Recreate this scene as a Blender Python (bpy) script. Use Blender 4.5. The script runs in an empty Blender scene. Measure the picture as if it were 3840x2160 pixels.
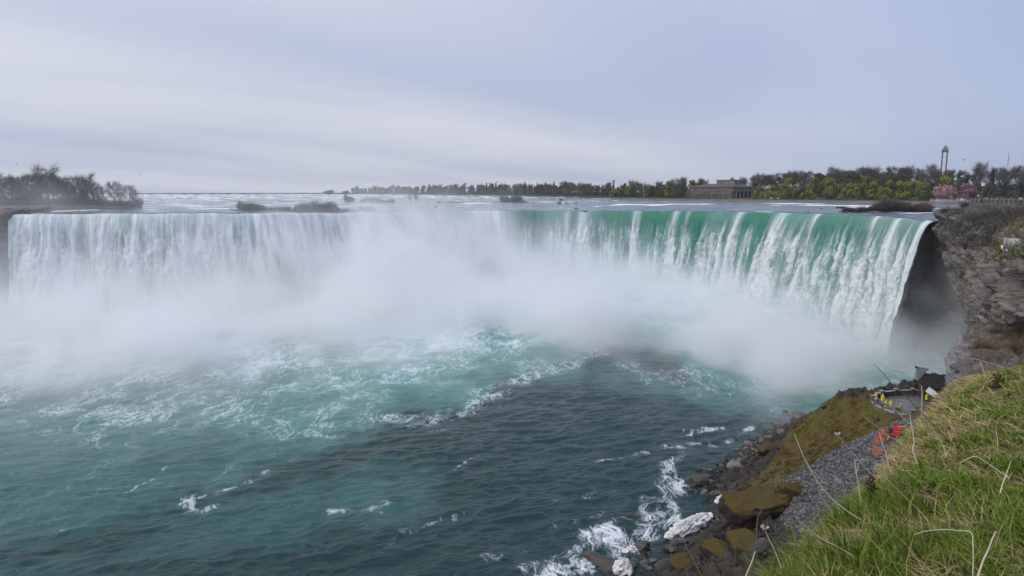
import bpy, bmesh, math, random
import numpy as np
from mathutils import Vector, Matrix, noise as mnoise

SC = bpy.context.scene
COL = SC.collection
R = math.radians
# ------------------------------------------------------------------ camera
PITCH = R(7.85)
CAMZ = 61.0
cam_d = bpy.data.cameras.new('camera')
cam_d.lens = 24.0
cam_d.sensor_width = 36.0
cam_d.clip_start = 0.1
cam_d.clip_end = 20000
cam = bpy.data.objects.new('camera', cam_d)
cam.location = (0, 0, CAMZ)
cam.rotation_euler = (R(90) - PITCH, 0, 0)
COL.objects.link(cam)
SC.camera = cam
# ------------------------------------------------------------------ render settings
SC.render.engine = 'CYCLES'
cy = SC.cycles
cy.max_bounces = 9
cy.diffuse_bounces = 2
cy.glossy_bounces = 2
cy.transmission_bounces = 2
cy.transparent_max_bounces = 8
cy.volume_bounces = 6
cy.volume_step_rate = 2.5
cy.volume_max_steps = 256
cy.use_denoising = True
cy.use_adaptive_sampling = True
cy.adaptive_threshold = 0.03
SC.view_settings.view_transform = 'Standard'
SC.view_settings.look = 'None'
SC.view_settings.gamma = 1.0
SC.view_settings.exposure = 0.20
SC.view_settings.use_curve_mapping = False


def nd(nt, typ, ins=None, **props):
    n = nt.nodes.new(typ)
    for k, v in props.items():
        setattr(n, k, v)
    for k, v in (ins or {}).items():
        sock = n.inputs[k]
        if isinstance(v, bpy.types.NodeSocket):
            nt.links.new(v, sock)
        else:
            sock.default_value = v
    return n


def ma(nt, op, a, b=0.0, c=None, clamp=False):
    ins = {0: a, 1: b}
    if c is not None:
        ins[2] = c
    return nd(nt, 'ShaderNodeMath', ins, operation=op, use_clamp=clamp).outputs[0]


def mixc(nt, f, a, b, bt='MIX'):
    n = nt.nodes.new('ShaderNodeMix')
    n.data_type = 'RGBA'
    n.blend_type = bt
    for i, v in ((0, f), (6, a), (7, b)):
        if isinstance(v, bpy.types.NodeSocket):
            nt.links.new(v, n.inputs[i])
        elif i == 0:
            n.inputs[0].default_value = v
        else:
            n.inputs[i].default_value = (*v, 1)
    return n.outputs[2]


def ramp(nt, f, lo, hi, a=0.0, b=1.0, smooth=True):
    n = nd(nt, 'ShaderNodeMapRange', {0: f, 1: lo, 2: hi, 3: a, 4: b},
           interpolation_type='SMOOTHSTEP' if smooth else 'LINEAR')
    return n.outputs[0]


def noise(nt, vec, scale, detail=3.0, rough=0.55, dist=0.0, out=0):
    return nd(nt, 'ShaderNodeTexNoise', {'Vector': vec, 'Scale': scale, 'Detail': detail,
              'Roughness': rough, 'Distortion': dist}).outputs[out]


def mapping(nt, vec, scale=(1, 1, 1), rot=(0, 0, 0), loc=(0, 0, 0)):
    return nd(nt, 'ShaderNodeMapping', {0: vec, 1: loc, 2: rot, 3: scale}).outputs[0]


# ------------------------------------------------------------------ world: thin overcast
SUN_EL, SUN_AZ = 48.0, -104.0          # azimuth measured from +Y (view direction), negative = left
world = bpy.data.worlds.new('World')
SC.world = world
world.use_nodes = True
wt = world.node_tree
wt.nodes.clear()
wo = nd(wt, 'ShaderNodeOutputWorld')
sky = nd(wt, 'ShaderNodeTexSky', sky_type='NISHITA', sun_disc=False, sun_elevation=R(SUN_EL),
         sun_rotation=R(SUN_AZ), air_density=1.0, dust_density=1.5, ozone_density=2.0)
tc = nd(wt, 'ShaderNodeTexCoord').outputs['Generated']
sp = nd(wt, 'ShaderNodeSeparateXYZ', {0: tc})
zc = ma(wt, 'ADD', ma(wt, 'ABSOLUTE', sp.outputs[2]), 0.10)
pl = nd(wt, 'ShaderNodeCombineXYZ', {0: ma(wt, 'DIVIDE', sp.outputs[0], zc),
                                     1: ma(wt, 'DIVIDE', sp.outputs[1], zc), 2: 0.0}).outputs[0]
# streaky cirrostratus on a flat cloud deck, long axis running left to right and away
st = mapping(wt, mapping(wt, pl, (1, 1, 1), (0, 0, R(-48))), (0.20, 0.66, 1), (0, 0, 0), (3.1, 0.4, 0))
n1 = noise(wt, st, 0.8, 3.0, 0.45, 0.6)
n2 = noise(wt, mapping(wt, pl, (0.35, 0.5, 1), (0, 0, R(10)), (7.3, 2.2, 0)), 0.6, 2.0, 0.5, 0.3)
cov = ramp(wt, ma(wt, 'ADD', ma(wt, 'MULTIPLY', n1, 0.65), ma(wt, 'MULTIPLY', n2, 0.35)), 0.30, 0.64)
ccol = mixc(wt, cov, (4.7, 5.25, 6.95), (7.0, 7.15, 7.9))
# the veil thins towards the right of the view, so that half is bluer
side = ramp(wt, sp.outputs[0], -0.05, 0.75)
ccol = mixc(wt, ma(wt, 'MULTIPLY', side, 0.85), ccol, (3.65, 4.5, 6.9))
skyc = mixc(wt, 0.90, sky.outputs[0], ccol)
# an overcast sky brightens slowly and evenly towards the zenith
lift = ma(wt, 'ADD', 0.83, ma(wt, 'MULTIPLY', ma(wt, 'MAXIMUM', sp.outputs[2], 0.0), 0.45))
skyc = nd(wt, 'ShaderNodeVectorMath', {0: skyc, 3: lift}, operation='SCALE').outputs[0]
bg = nd(wt, 'ShaderNodeBackground', {0: skyc, 1: 0.10})
wt.links.new(bg.outputs[0], wo.inputs[0])
# ------------------------------------------------------------------ sun
sl = bpy.data.lights.new('sun', 'SUN')
sl.energy = 1.5
sl.angle = R(38)
sl.color = (1.0, 0.95, 0.88)
so = bpy.data.objects.new('sun', sl)
COL.objects.link(so)
sd = Vector((math.sin(R(SUN_AZ)) * math.cos(R(SUN_EL)), math.cos(R(SUN_AZ)) * math.cos(R(SUN_EL)), math.sin(R(SUN_EL))))
so.rotation_euler = (-sd).to_track_quat('-Z', 'Y').to_euler()
so.location = sd * 500


# ------------------------------------------------------------------ helpers
def at(u, v, Y):
    """the point seen at photo position (u, v) that stands Y metres ahead"""
    a, b = (u - 1920) / 2560, (1080 - v) / 2560
    k = Y / (b * math.sin(PITCH) + math.cos(PITCH))
    return np.array([a * k, Y, CAMZ + (b * math.cos(PITCH) - math.sin(PITCH)) * k])


def atz(u, v, z):
    a, b = (u - 1920) / 2560, (1080 - v) / 2560
    dz = b * math.cos(PITCH) - math.sin(PITCH)
    k = (z - CAMZ) / dz
    return np.array([a * k, (b * math.sin(PITCH) + math.cos(PITCH)) * k, z])


_rs = np.random.RandomState(7)
_PERM = _rs.permutation(4096)
_GR = _rs.normal(size=(4096, 3))
_GR /= np.linalg.norm(_GR, axis=1)[:, None]


_G2 = np.stack([np.cos(np.arange(4096) * 2.399963), np.sin(np.arange(4096) * 2.399963)], 1).astype(np.float32) * 1.5
_G2X, _G2Y = _G2[:, 0].copy(), _G2[:, 1].copy()
_PERM = _PERM.astype(np.int32)


def pn(x, y, z=0.0, seed=0):
    """gradient noise, about -1..1; a constant z only shifts the pattern"""
    if np.ndim(z) > 0:
        return pn3(x, y, z, seed)
    x, y = np.broadcast_arrays(np.asarray(x, np.float32), np.asarray(y, np.float32))
    fx, fy = np.floor(x), np.floor(y)
    xi, yi = fx.astype(np.int32) + (seed * 131 + int(z * 977)), fy.astype(np.int32)
    xf, yf = x - fx, y - fy
    u, v = xf * xf * (3 - 2 * xf), yf * yf * (3 - 2 * yf)
    a, b = _PERM[xi & 4095], _PERM[(xi + 1) & 4095]

    def g(h, dx, dy):
        h = _PERM[h & 4095]
        return _G2X[h] * dx + _G2Y[h] * dy
    n0 = g(a + yi, xf, yf)
    n1 = g(b + yi, xf - 1, yf)
    n2 = g(a + yi + 1, xf, yf - 1)
    n3 = g(b + yi + 1, xf - 1, yf - 1)
    n0 = n0 + (n1 - n0) * u
    n2 = n2 + (n3 - n2) * u
    return n0 + (n2 - n0) * v


def pn3(x, y, z=0.0, seed=0):
    x, y, z = np.broadcast_arrays(np.asarray(x, float), np.asarray(y, float), np.asarray(z, float))
    xi, yi, zi = np.floor(x).astype(int), np.floor(y).astype(int), np.floor(z).astype(int)
    xf, yf, zf = x - xi, y - yi, z - zi
    f = lambda t: t * t * t * (t * (t * 6 - 15) + 10)
    u, v, w = f(xf), f(yf), f(zf)

    def g(a, b, c):
        h = _PERM[(_PERM[(_PERM[(xi + a + seed * 131) & 4095] + yi + b) & 4095] + zi + c) & 4095]
        gg = _GR[h]
        return gg[..., 0] * (xf - a) + gg[..., 1] * (yf - b) + gg[..., 2] * (zf - c)
    l = lambda a, b, t: a + (b - a) * t
    r = l(l(l(g(0, 0, 0), g(1, 0, 0), u), l(g(0, 1, 0), g(1, 1, 0), u), v),
          l(l(g(0, 0, 1), g(1, 0, 1), u), l(g(0, 1, 1), g(1, 1, 1), u), v), w)
    return r * 1.6


def fbm(x, y, z=0.0, o=4, seed=0, gain=0.5, lac=2.03):
    s, a = 0, 1.0
    x, y = np.asarray(x, np.float32), np.asarray(y, np.float32)
    z = np.asarray(z, np.float32) if np.ndim(z) else z
    for i in range(o):
        s = s + a * pn(x, y, z, seed + i)
        x, y, a = x * lac, y * lac, a * gain
        if np.ndim(z):
            z = z * lac
    return s


def sstep(a, b, x):
    t = np.clip((np.asarray(x, float) - a) / (b - a), 0, 1)
    return t * t * (3 - 2 * t)


def lin(c):
    c = np.asarray(c, float) / 255
    return tuple(np.where(c <= 0.04045, c / 12.92, ((c + 0.055) / 1.055) ** 2.4))


def catmull(pts, n):
    """n points spread evenly along a smooth curve through pts"""
    P = np.asarray(pts, float)
    P = np.vstack([2 * P[0] - P[1], P, 2 * P[-1] - P[-2]])
    out = []
    for i in range(1, len(P) - 2):
        t = np.linspace(0, 1, 40, endpoint=False)[:, None]
        a, b, c, d = P[i - 1], P[i], P[i + 1], P[i + 2]
        out.append(0.5 * (2 * b + (c - a) * t + (2 * a - 5 * b + 4 * c - d) * t ** 2 + (3 * b - a - 3 * c + d) * t ** 3))
    out = np.vstack(out + [P[-2][None]])
    return resample(out, n)


def resample(P, n):
    P = np.asarray(P, float)
    L = np.r_[0, np.cumsum(np.linalg.norm(np.diff(P, axis=0), axis=1))]
    t = np.linspace(0, L[-1], n)
    return np.stack([np.interp(t, L, P[:, k]) for k in range(P.shape[1])], 1)


def link(o, parent=None):
    COL.objects.link(o)
    if parent is not None:
        o.parent = parent
    return o


def mesh_np(name, V, F, mat=None, smooth=True, attrs=None, uv=None):
    """mesh from numpy arrays; F is (n,3) or (n,4)"""
    V = np.asarray(V, np.float32)
    F = np.asarray(F, np.int32)
    me = bpy.data.meshes.new(name)
    me.vertices.add(len(V))
    me.vertices.foreach_set('co', V.ravel())
    k = F.shape[1]
    me.loops.add(F.size)
    me.loops.foreach_set('vertex_index', F.ravel())
    me.polygons.add(len(F))
    me.polygons.foreach_set('loop_start', np.arange(0, F.size, k, dtype=np.int32))
    me.polygons.foreach_set('loop_total', np.full(len(F), k, np.int32))
    me.update(calc_edges=True)
    me.polygons.foreach_set('use_smooth', np.full(len(F), smooth, bool))
    for an, av in (attrs or {}).items():
        av = np.asarray(av, np.float32)
        if av.ndim == 2:
            at_ = me.attributes.new(an, 'FLOAT_VECTOR', 'POINT')
            at_.data.foreach_set('vector', av.ravel())
        else:
            at_ = me.attributes.new(an, 'FLOAT', 'POINT')
            at_.data.foreach_set('value', av)
    if mat is not None:
        me.materials.append(mat)
    return me


def grid_faces(nr, nc):
    i = np.arange(nr * nc).reshape(nr, nc)
    return np.stack([i[:-1, :-1], i[:-1, 1:], i[1:, 1:], i[1:, :-1]], -1).reshape(-1, 4)


def obj(name, me, parent=None, label=None, cat=None, group=None, kind=None, loc=None, rz=None):
    o = bpy.data.objects.new(name, me)
    link(o, parent)
    for k, v in (('label', label), ('category', cat), ('group', group), ('kind', kind)):
        if v:
            o[k] = v
    if loc is not None:
        o.location = [float(c) for c in loc]
    if rz is not None:
        o.rotation_euler.z = rz
    return o


def mat_new(name):
    m = bpy.data.materials.new(name)
    m.use_nodes = True
    nt = m.node_tree
    nt.nodes.clear()
    out = nd(nt, 'ShaderNodeOutputMaterial')
    return m, nt, out


def principled(nt, out, **ins):
    mp = {k.replace('_', ' '): v for k, v in ins.items()}
    p = nt.nodes.new('ShaderNodeBsdfPrincipled')
    for k, v in mp.items():
        s = p.inputs[k]
        if isinstance(v, bpy.types.NodeSocket):
            nt.links.new(v, s)
        else:
            s.default_value = (*v, 1) if isinstance(v, tuple) and len(v) == 3 and s.type == 'RGBA' else v
    nt.links.new(p.outputs[0], out.inputs[0])
    return p


def attr(nt, name, out='Fac'):
    return nd(nt, 'ShaderNodeAttribute', attribute_name=name).outputs[out]


def bump(nt, h, strength=0.5, dist=0.1):
    return nd(nt, 'ShaderNodeBump', {'Strength': strength, 'Distance': dist, 'Height': h}).outputs[0]
# ================================================================== WATER
# the brink of the falls: (photo u, v, metres ahead)
LIP_UV = [(40, 801, 332), (300, 798, 338), (700, 797, 345), (1000, 796, 360), (1250, 795, 385), (1450, 794, 415),
          (1600, 792, 455), (1750, 789, 490), (1900, 788, 510), (2050, 789, 515), (2250, 789, 505), (2450, 790, 485),
          (2650, 791, 455), (2850, 793, 415), (3000, 797, 378), (3150, 802, 340), (3300, 809, 305), (3420, 818, 277),
          (3503, 830, 252)]
LIPP = [at(*p) for p in LIP_UV]
NS = 1500
LIP = catmull(LIPP, NS)
_l0 = np.r_[0, np.cumsum(np.linalg.norm(np.diff(LIP, axis=0), axis=1))]
LIP[:, 2] += 0.55 * fbm(_l0 / 22.0, 0.3, o=3, seed=6) + 0.25 * fbm(_l0 / 6.0, 1.3, o=2, seed=8)      # the brink is uneven
LIPL = np.r_[0, np.cumsum(np.linalg.norm(np.diff(LIP, axis=0), axis=1))]
tan_ = np.gradient(LIP[:, :2], axis=0)
for _ in range(60):
    tan_[1:-1] = (tan_[:-2] + 2 * tan_[1:-1] + tan_[2:]) / 4
tan_ /= np.linalg.norm(tan_, axis=1)[:, None]
LNRM = np.stack([tan_[:, 1], -tan_[:, 0]], 1)        # into the basin
LIP_AZ = LIP[:, 0] / LIP[:, 1]
LIP_U = np.interp(LIPL, LIPL, np.interp(LIP_AZ, [p[0] / p[1] for p in LIPP], [p[0] for p in LIP_UV]))


def river_z(Y):
    return np.interp(Y, [200, 350, 520, 800, 1200, 1800, 2600, 4000], [51.2, 51.9, 52.4, 53.6, 56.0, 59.2, 60.2, 60.6])


def upper_z(x, Y):
    az = np.asarray(x) / np.asarray(Y)
    ly = np.interp(az, LIP_AZ, LIP[:, 1])
    lz = np.interp(az, LIP_AZ, LIP[:, 2])
    k = sstep(0, 90, Y - ly)
    return lz * (1 - k) + river_z(Y) * k


# ---- materials of the water
def m_upper():
    m, nt, out = mat_new('upper_river_water')
    g = nd(nt, 'ShaderNodeNewGeometry').outputs['Position']
    fo = attr(nt, 'foam')
    n = noise(nt, mapping(nt, g, (0.045, 0.03, 0.25)), 1.0, 6, 0.62, 0.8)
    nf = noise(nt, mapping(nt, g, (0.35, 0.10, 0.6)), 1.0, 4, 0.6, 0.4)
    s = ma(nt, 'ADD', ma(nt, 'ADD', ma(nt, 'MULTIPLY', n, 0.75), ma(nt, 'MULTIPLY', nf, 0.40)), ma(nt, 'MULTIPLY', fo, 0.42))
    f = ramp(nt, s, 0.73, 0.90)
    wc = mixc(nt, ramp(nt, n, 0.35, 0.65), (0.030, 0.055, 0.075), (0.075, 0.110, 0.135))
    c = mixc(nt, f, wc, (0.80, 0.83, 0.86))
    ro = ramp(nt, f, 0, 1, 0.22, 0.7)
    nrm = bump(nt, nf, 0.6, 0.6)
    principled(nt, out, Base_Color=c, Roughness=ro, IOR=1.33, Normal=nrm)
    return m


def m_falls():
    m, nt, out = mat_new('falling_water')
    uv = attr(nt, 'st', 'Vector')                       # x = metres along the brink, y = metres fallen, z = greenness
    sp_ = nd(nt, 'ShaderNodeSeparateXYZ', {0: uv})
    fo = attr(nt, 'foam')
    warp = noise(nt, mapping(nt, uv, (0.12, 0.05, 0)), 1.0, 3, 0.5, 0.0, 1)
    wv = nd(nt, 'ShaderNodeVectorMath', {0: warp, 1: (0.5, 0.5, 0.5)}, operation='SUBTRACT').outputs[0]
    wv = nd(nt, 'ShaderNodeVectorMath', {0: wv, 3: 3.0}, operation='SCALE').outputs[0]
    uvw = nd(nt, 'ShaderNodeVectorMath', {0: uv, 1: wv}, operation='ADD').outputs[0]
    streak = noise(nt, mapping(nt, uvw, (0.20, 0.014, 0)), 1.0, 4, 0.62, 0.0)
    thread = noise(nt, mapping(nt, uvw, (1.25, 0.045, 0)), 1.0, 4, 0.68, 0.0)
    curd = noise(nt, mapping(nt, uvw, (0.75, 0.42, 0)), 1.0, 5, 0.72, 1.2)
    t = sp_.outputs[1]
    gr = sp_.outputs[2]
    # water turns white as it falls; threads of foam start at the brink
    s = ma(nt, 'ADD', ma(nt, 'MULTIPLY', streak, 1.0), ma(nt, 'MULTIPLY', thread, 0.62))
    s = ma(nt, 'ADD', s, ma(nt, 'MULTIPLY', ma(nt, 'SUBTRACT', curd, 0.5), ramp(nt, t, 1, 22, 0.15, 1.10)))
    s = ma(nt, 'ADD', s, ma(nt, 'MULTIPLY', fo, 0.42))
    s = ma(nt, 'ADD', s, ramp(nt, t, 0, 45, 0.0, 0.36, False))
    s = ma(nt, 'SUBTRACT', s, ma(nt, 'MULTIPLY', gr, 0.36))
    f = ramp(nt, s, 0.60, 1.10)
    deep = mixc(nt, ramp(nt, t, 0, 22), (0.016, 0.165, 0.105), (0.10, 0.28, 0.24))
    deep = mixc(nt, gr, (0.40, 0.47, 0.49), deep)
    c = mixc(nt, f, deep, (0.86, 0.89, 0.90))
    hb = ma(nt, 'ADD', ma(nt, 'MULTIPLY', thread, 0.6), ma(nt, 'MULTIPLY', curd, 1.0))
    nrm = bump(nt, hb, ramp(nt, t, 0, 10, 0.25, 0.9), 1.6)
    principled(nt, out, Base_Color=c, Roughness=ramp(nt, f, 0, 1, 0.35, 0.85), IOR=1.33, Normal=nrm,
               Subsurface_Weight=0.0)
    return m


def m_lower():
    m, nt, out = mat_new('lower_river_water')
    g = nd(nt, 'ShaderNodeNewGeometry').outputs['Position']
    fo, ae, crest = attr(nt, 'foam'), attr(nt, 'aer'), attr(nt, 'crest')
    w = noise(nt, mapping(nt, g, (0.11, 0.11, 0.0)), 1.0, 3, 0.55, 0.0, 1)
    wv = nd(nt, 'ShaderNodeVectorMath', {0: w, 1: (0.5, 0.5, 0.5)}, operation='SUBTRACT').outputs[0]
    wv = nd(nt, 'ShaderNodeVectorMath', {0: wv, 3: 9.0}, operation='SCALE').outputs[0]
    gw = nd(nt, 'ShaderNodeVectorMath', {0: g, 1: wv}, operation='ADD').outputs[0]

    def lace(sc, det):
        a = noise(nt, mapping(nt, gw, (sc, sc * 0.46, 0)), 1.0, det, 0.62, 0.5)
        return ma(nt, 'SUBTRACT', 1.0, ma(nt, 'MULTIPLY', ma(nt, 'ABSOLUTE', ma(nt, 'SUBTRACT', a, 0.5)), 7.0), clamp=True)
    l1, l2, l3 = lace(0.15, 5), lace(0.45, 5), lace(1.15, 4)
    big = noise(nt, mapping(nt, g, (0.05, 0.035, 0)), 1.0, 3, 0.5, 0.6)
    lac = ma(nt, 'MAXIMUM', ma(nt, 'MULTIPLY', l1, 1.0), ma(nt, 'MULTIPLY', l2, 0.80))
    lac = ma(nt, 'ADD', ma(nt, 'MULTIPLY', lac, 0.74), ma(nt, 'MULTIPLY', l3, 0.34))
    # foam: lace thickens into solid white where the foam weight is high
    thr = ma(nt, 'SUBTRACT', 1.18, ma(nt, 'ADD', ma(nt, 'MULTIPLY', fo, 0.98), ma(nt, 'MULTIPLY', ma(nt, 'SUBTRACT', big, 0.5), 1.0)))
    f = nd(nt, 'ShaderNodeMapRange', {0: lac, 1: thr, 2: ma(nt, 'ADD', thr, 0.72), 3: 0, 4: 1}, interpolation_type='SMOOTHSTEP').outputs[0]
    f = ma(nt, 'MULTIPLY', f, ramp(nt, fo, 0.02, 0.30))
    f = ma(nt, 'MAXIMUM', f, crest)
    aer = ma(nt, 'ADD', ae, ma(nt, 'MULTIPLY', ma(nt, 'MULTIPLY', ma(nt, 'SUBTRACT', big, 0.5), 1.3), ae), clamp=True)
    c = mixc(nt, aer, (0.006, 0.034, 0.034), (0.075, 0.250, 0.215))
    c = mixc(nt, f, c, (0.80, 0.84, 0.87))
    r1 = noise(nt, mapping(nt, g, (0.55, 0.9, 0)), 1.0, 5, 0.6, 0.4)
    nrm = bump(nt, r1, 0.55, 0.5)
    principled(nt, out, Base_Color=c, Roughness=ramp(nt, f, 0, 1, 0.18, 0.75), IOR=1.33, Specular_IOR_Level=0.36, Normal=nrm)
    return m


# ---- upper river: from the brink back to the dam
def build_upper():
    nc, nr = 560, 190
    az = np.linspace(-0.80, 0.80, nc)
    ly = np.interp(az, LIP_AZ, LIP[:, 1], left=LIP[0, 1], right=252.0)
    s = np.linspace(0, 1, nr)
    Yn = ly[None] + (2600 - ly[None]) * (0.02 * s + 0.98 * s ** 3)[:, None]
    X = az[None] * Yn
    Z = upper_z(X, Yn)
    d = Yn - ly[None]
    grow = sstep(3, 50, d)
    amp = 0.34 + 0.55 * sstep(250, 900, d)
    a = fbm(X / 26, Yn / 34, o=4, seed=3)
    rid = 1 - np.abs(fbm(X / 55, Yn / 60, 3.3, o=3, seed=11)) * 1.6
    wav = amp * grow * (0.8 * a + 0.8 * (rid - 0.4)) + 0.10 * fbm(X / 6, Yn / 6, o=2, seed=5)
    hump = np.zeros_like(X)
    for (u, vv, Y, w, h) in [(2450, 782, 520, 13, 1.1), (2680, 786, 482, 13, 1.6), (2905, 789, 440, 16, 1.5), (2320, 782, 540, 20, 0.6),
                             (1760, 784, 512, 14, 0.7), (3050, 795, 395, 11, 0.8)]:
        p = at(u, vv, Y)
        hump += h * np.exp(-((X - p[0]) / w) ** 2 - ((Yn - p[1]) / (w * 0.8)) ** 2)
    Z = Z + wav + hump
    Z[0] -= 0.35
    foam = sstep(0.25, 0.75, rid - 0.35 + 0.3 * a) * (0.30 + 0.70 * sstep(120, 700, d))
    foam = np.maximum(foam, 0.85 * sstep(0.2, 0.7, fbm(X / 70, Yn / 45, 9.1, o=3, seed=21)) * sstep(20, 70, d))
    # the left third is streaked white nearly everywhere
    foam = np.maximum(foam, 0.75 * (1 - sstep(-0.32, 0.02, az))[None] * sstep(4, 40, d) * (0.55 + 0.45 * a))
    # smooth darker water just before the green part of the brink
    V = np.stack([X, Yn, Z], -1).reshape(-1, 3)
    me = mesh_np('upper_river', V, grid_faces(nr, nc)[:, ::-1], m_upper(), True, {'foam': foam.ravel()})
    return obj('upper_river', me, kind='structure', label='grey white-streaked rapids above the brink of the falls')


build_upper()


def build_falls():
    nr = 150
    t = (np.linspace(0, 1, nr) ** 1.35)
    L = LIPL
    S, T = np.meshgrid(L, t, indexing='xy')             # rows = t
    z0 = LIP[:, 2]
    lipn = 0.25 * fbm(L / 7.0, 0.2, o=3, seed=2)
    drop = T * (z0[None] + 1.5)
    v0 = 5.0 + 1.3 * fbm(L / 24.0, 0.7, o=3, seed=4) + 0.9 * fbm(L / 6.0, 1.7, o=2, seed=9)
    v0 = v0 * (0.75 + 0.4 * sstep(900, 1500, LIP_U) * (1 - sstep(1800, 2100, LIP_U)) + 0.25 * sstep(2300, 2900, LIP_U) - 0.42 * sstep(2950, 3480, LIP_U))
    off = v0[None] * np.sqrt(2 * (drop + 0.0) / 9.81)
    warp = 2.2 * fbm(S / 16, drop / 40, o=2, seed=31)
    r1 = 1 - np.abs(fbm((S + warp) / 13, drop / 55, 0.4, o=3, seed=14)) * 1.7
    r2 = 1 - np.abs(fbm((S + warp) / 4.2, drop / 22, 2.4, o=3, seed=17)) * 1.5
    c3 = fbm((S + warp) / 2.6, drop / 3.4, 1.1, o=3, seed=23)
    g = sstep(0.5, 22, drop)
    vary = 0.9 + 0.75 * fbm(S / 38, 0.0, 4.4, o=2, seed=27)
    disp = vary * g * (2.0 * (r1 - 0.45) + 1.15 * (r2 - 0.4) + 0.62 * c3) + 0.12 * r2
    off = off + disp
    X = LIP[:, 0][None] + LNRM[:, 0][None] * off
    Y = LIP[:, 1][None] + LNRM[:, 1][None] * off
    Z = z0[None] - drop - 0.35 * (1 - sstep(0, 2, drop)) + lipn[None] * 0.4 * (1 - sstep(0, 8, drop))
    gu = np.interp(LIP_U, [0, 900, 1500, 1750, 1950, 2050, 2900, 3200, 3505], [0.12, 0.14, 0.20, 0.50, 0.95, 1.1, 1.05, 0.82, 0.72])
    gu = gu + 0.25 * fbm(L / 30, 5.5, o=2, seed=41) * gu
    # broad white streams between green panes
    for uu, w in [(1790, 26), (1860, 40), (2130, 13), (2190, 22), (2395, 20), (2545, 15), (2590, 10), (2790, 20), (2950, 26), (3080, 12), (3300, 8), (3380, 12), (3490, 14)]:
        gu = gu - 0.75 * np.exp(-((LIP_U - uu) / w) ** 2)
    gu = np.clip(gu, 0, 1.1)
    ST = np.stack([S, drop, np.broadcast_to(gu[None], S.shape)], -1)
    foam = np.clip(0.5 * (r1 - 0.25) + 0.5 * (r2 - 0.4), -0.3, 1) * sstep(0, 14, drop)
    V = np.stack([X, Y, Z], -1).reshape(-1, 3)
    me = mesh_np('waterfall', V, grid_faces(nr, NS)[:, ::-1], m_falls(), True, {'st': ST.reshape(-1, 3), 'foam': foam.ravel()})
    return obj('waterfall', me, kind='structure', label='curved curtain of green and white falling water')


build_falls()


def polyd(X, Y, pts):
    """distance to a polyline in plan"""
    d = np.full(X.shape, 1e9)
    for a, b in zip(pts[:-1], pts[1:]):
        a, b = np.asarray(a[:2]), np.asarray(b[:2])
        ab = b - a
        t = np.clip(((X - a[0]) * ab[0] + (Y - a[1]) * ab[1]) / (ab @ ab), 0, 1)
        d = np.minimum(d, np.hypot(X - a[0] - t * ab[0], Y - a[1] - t * ab[1]))
    return d


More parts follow.
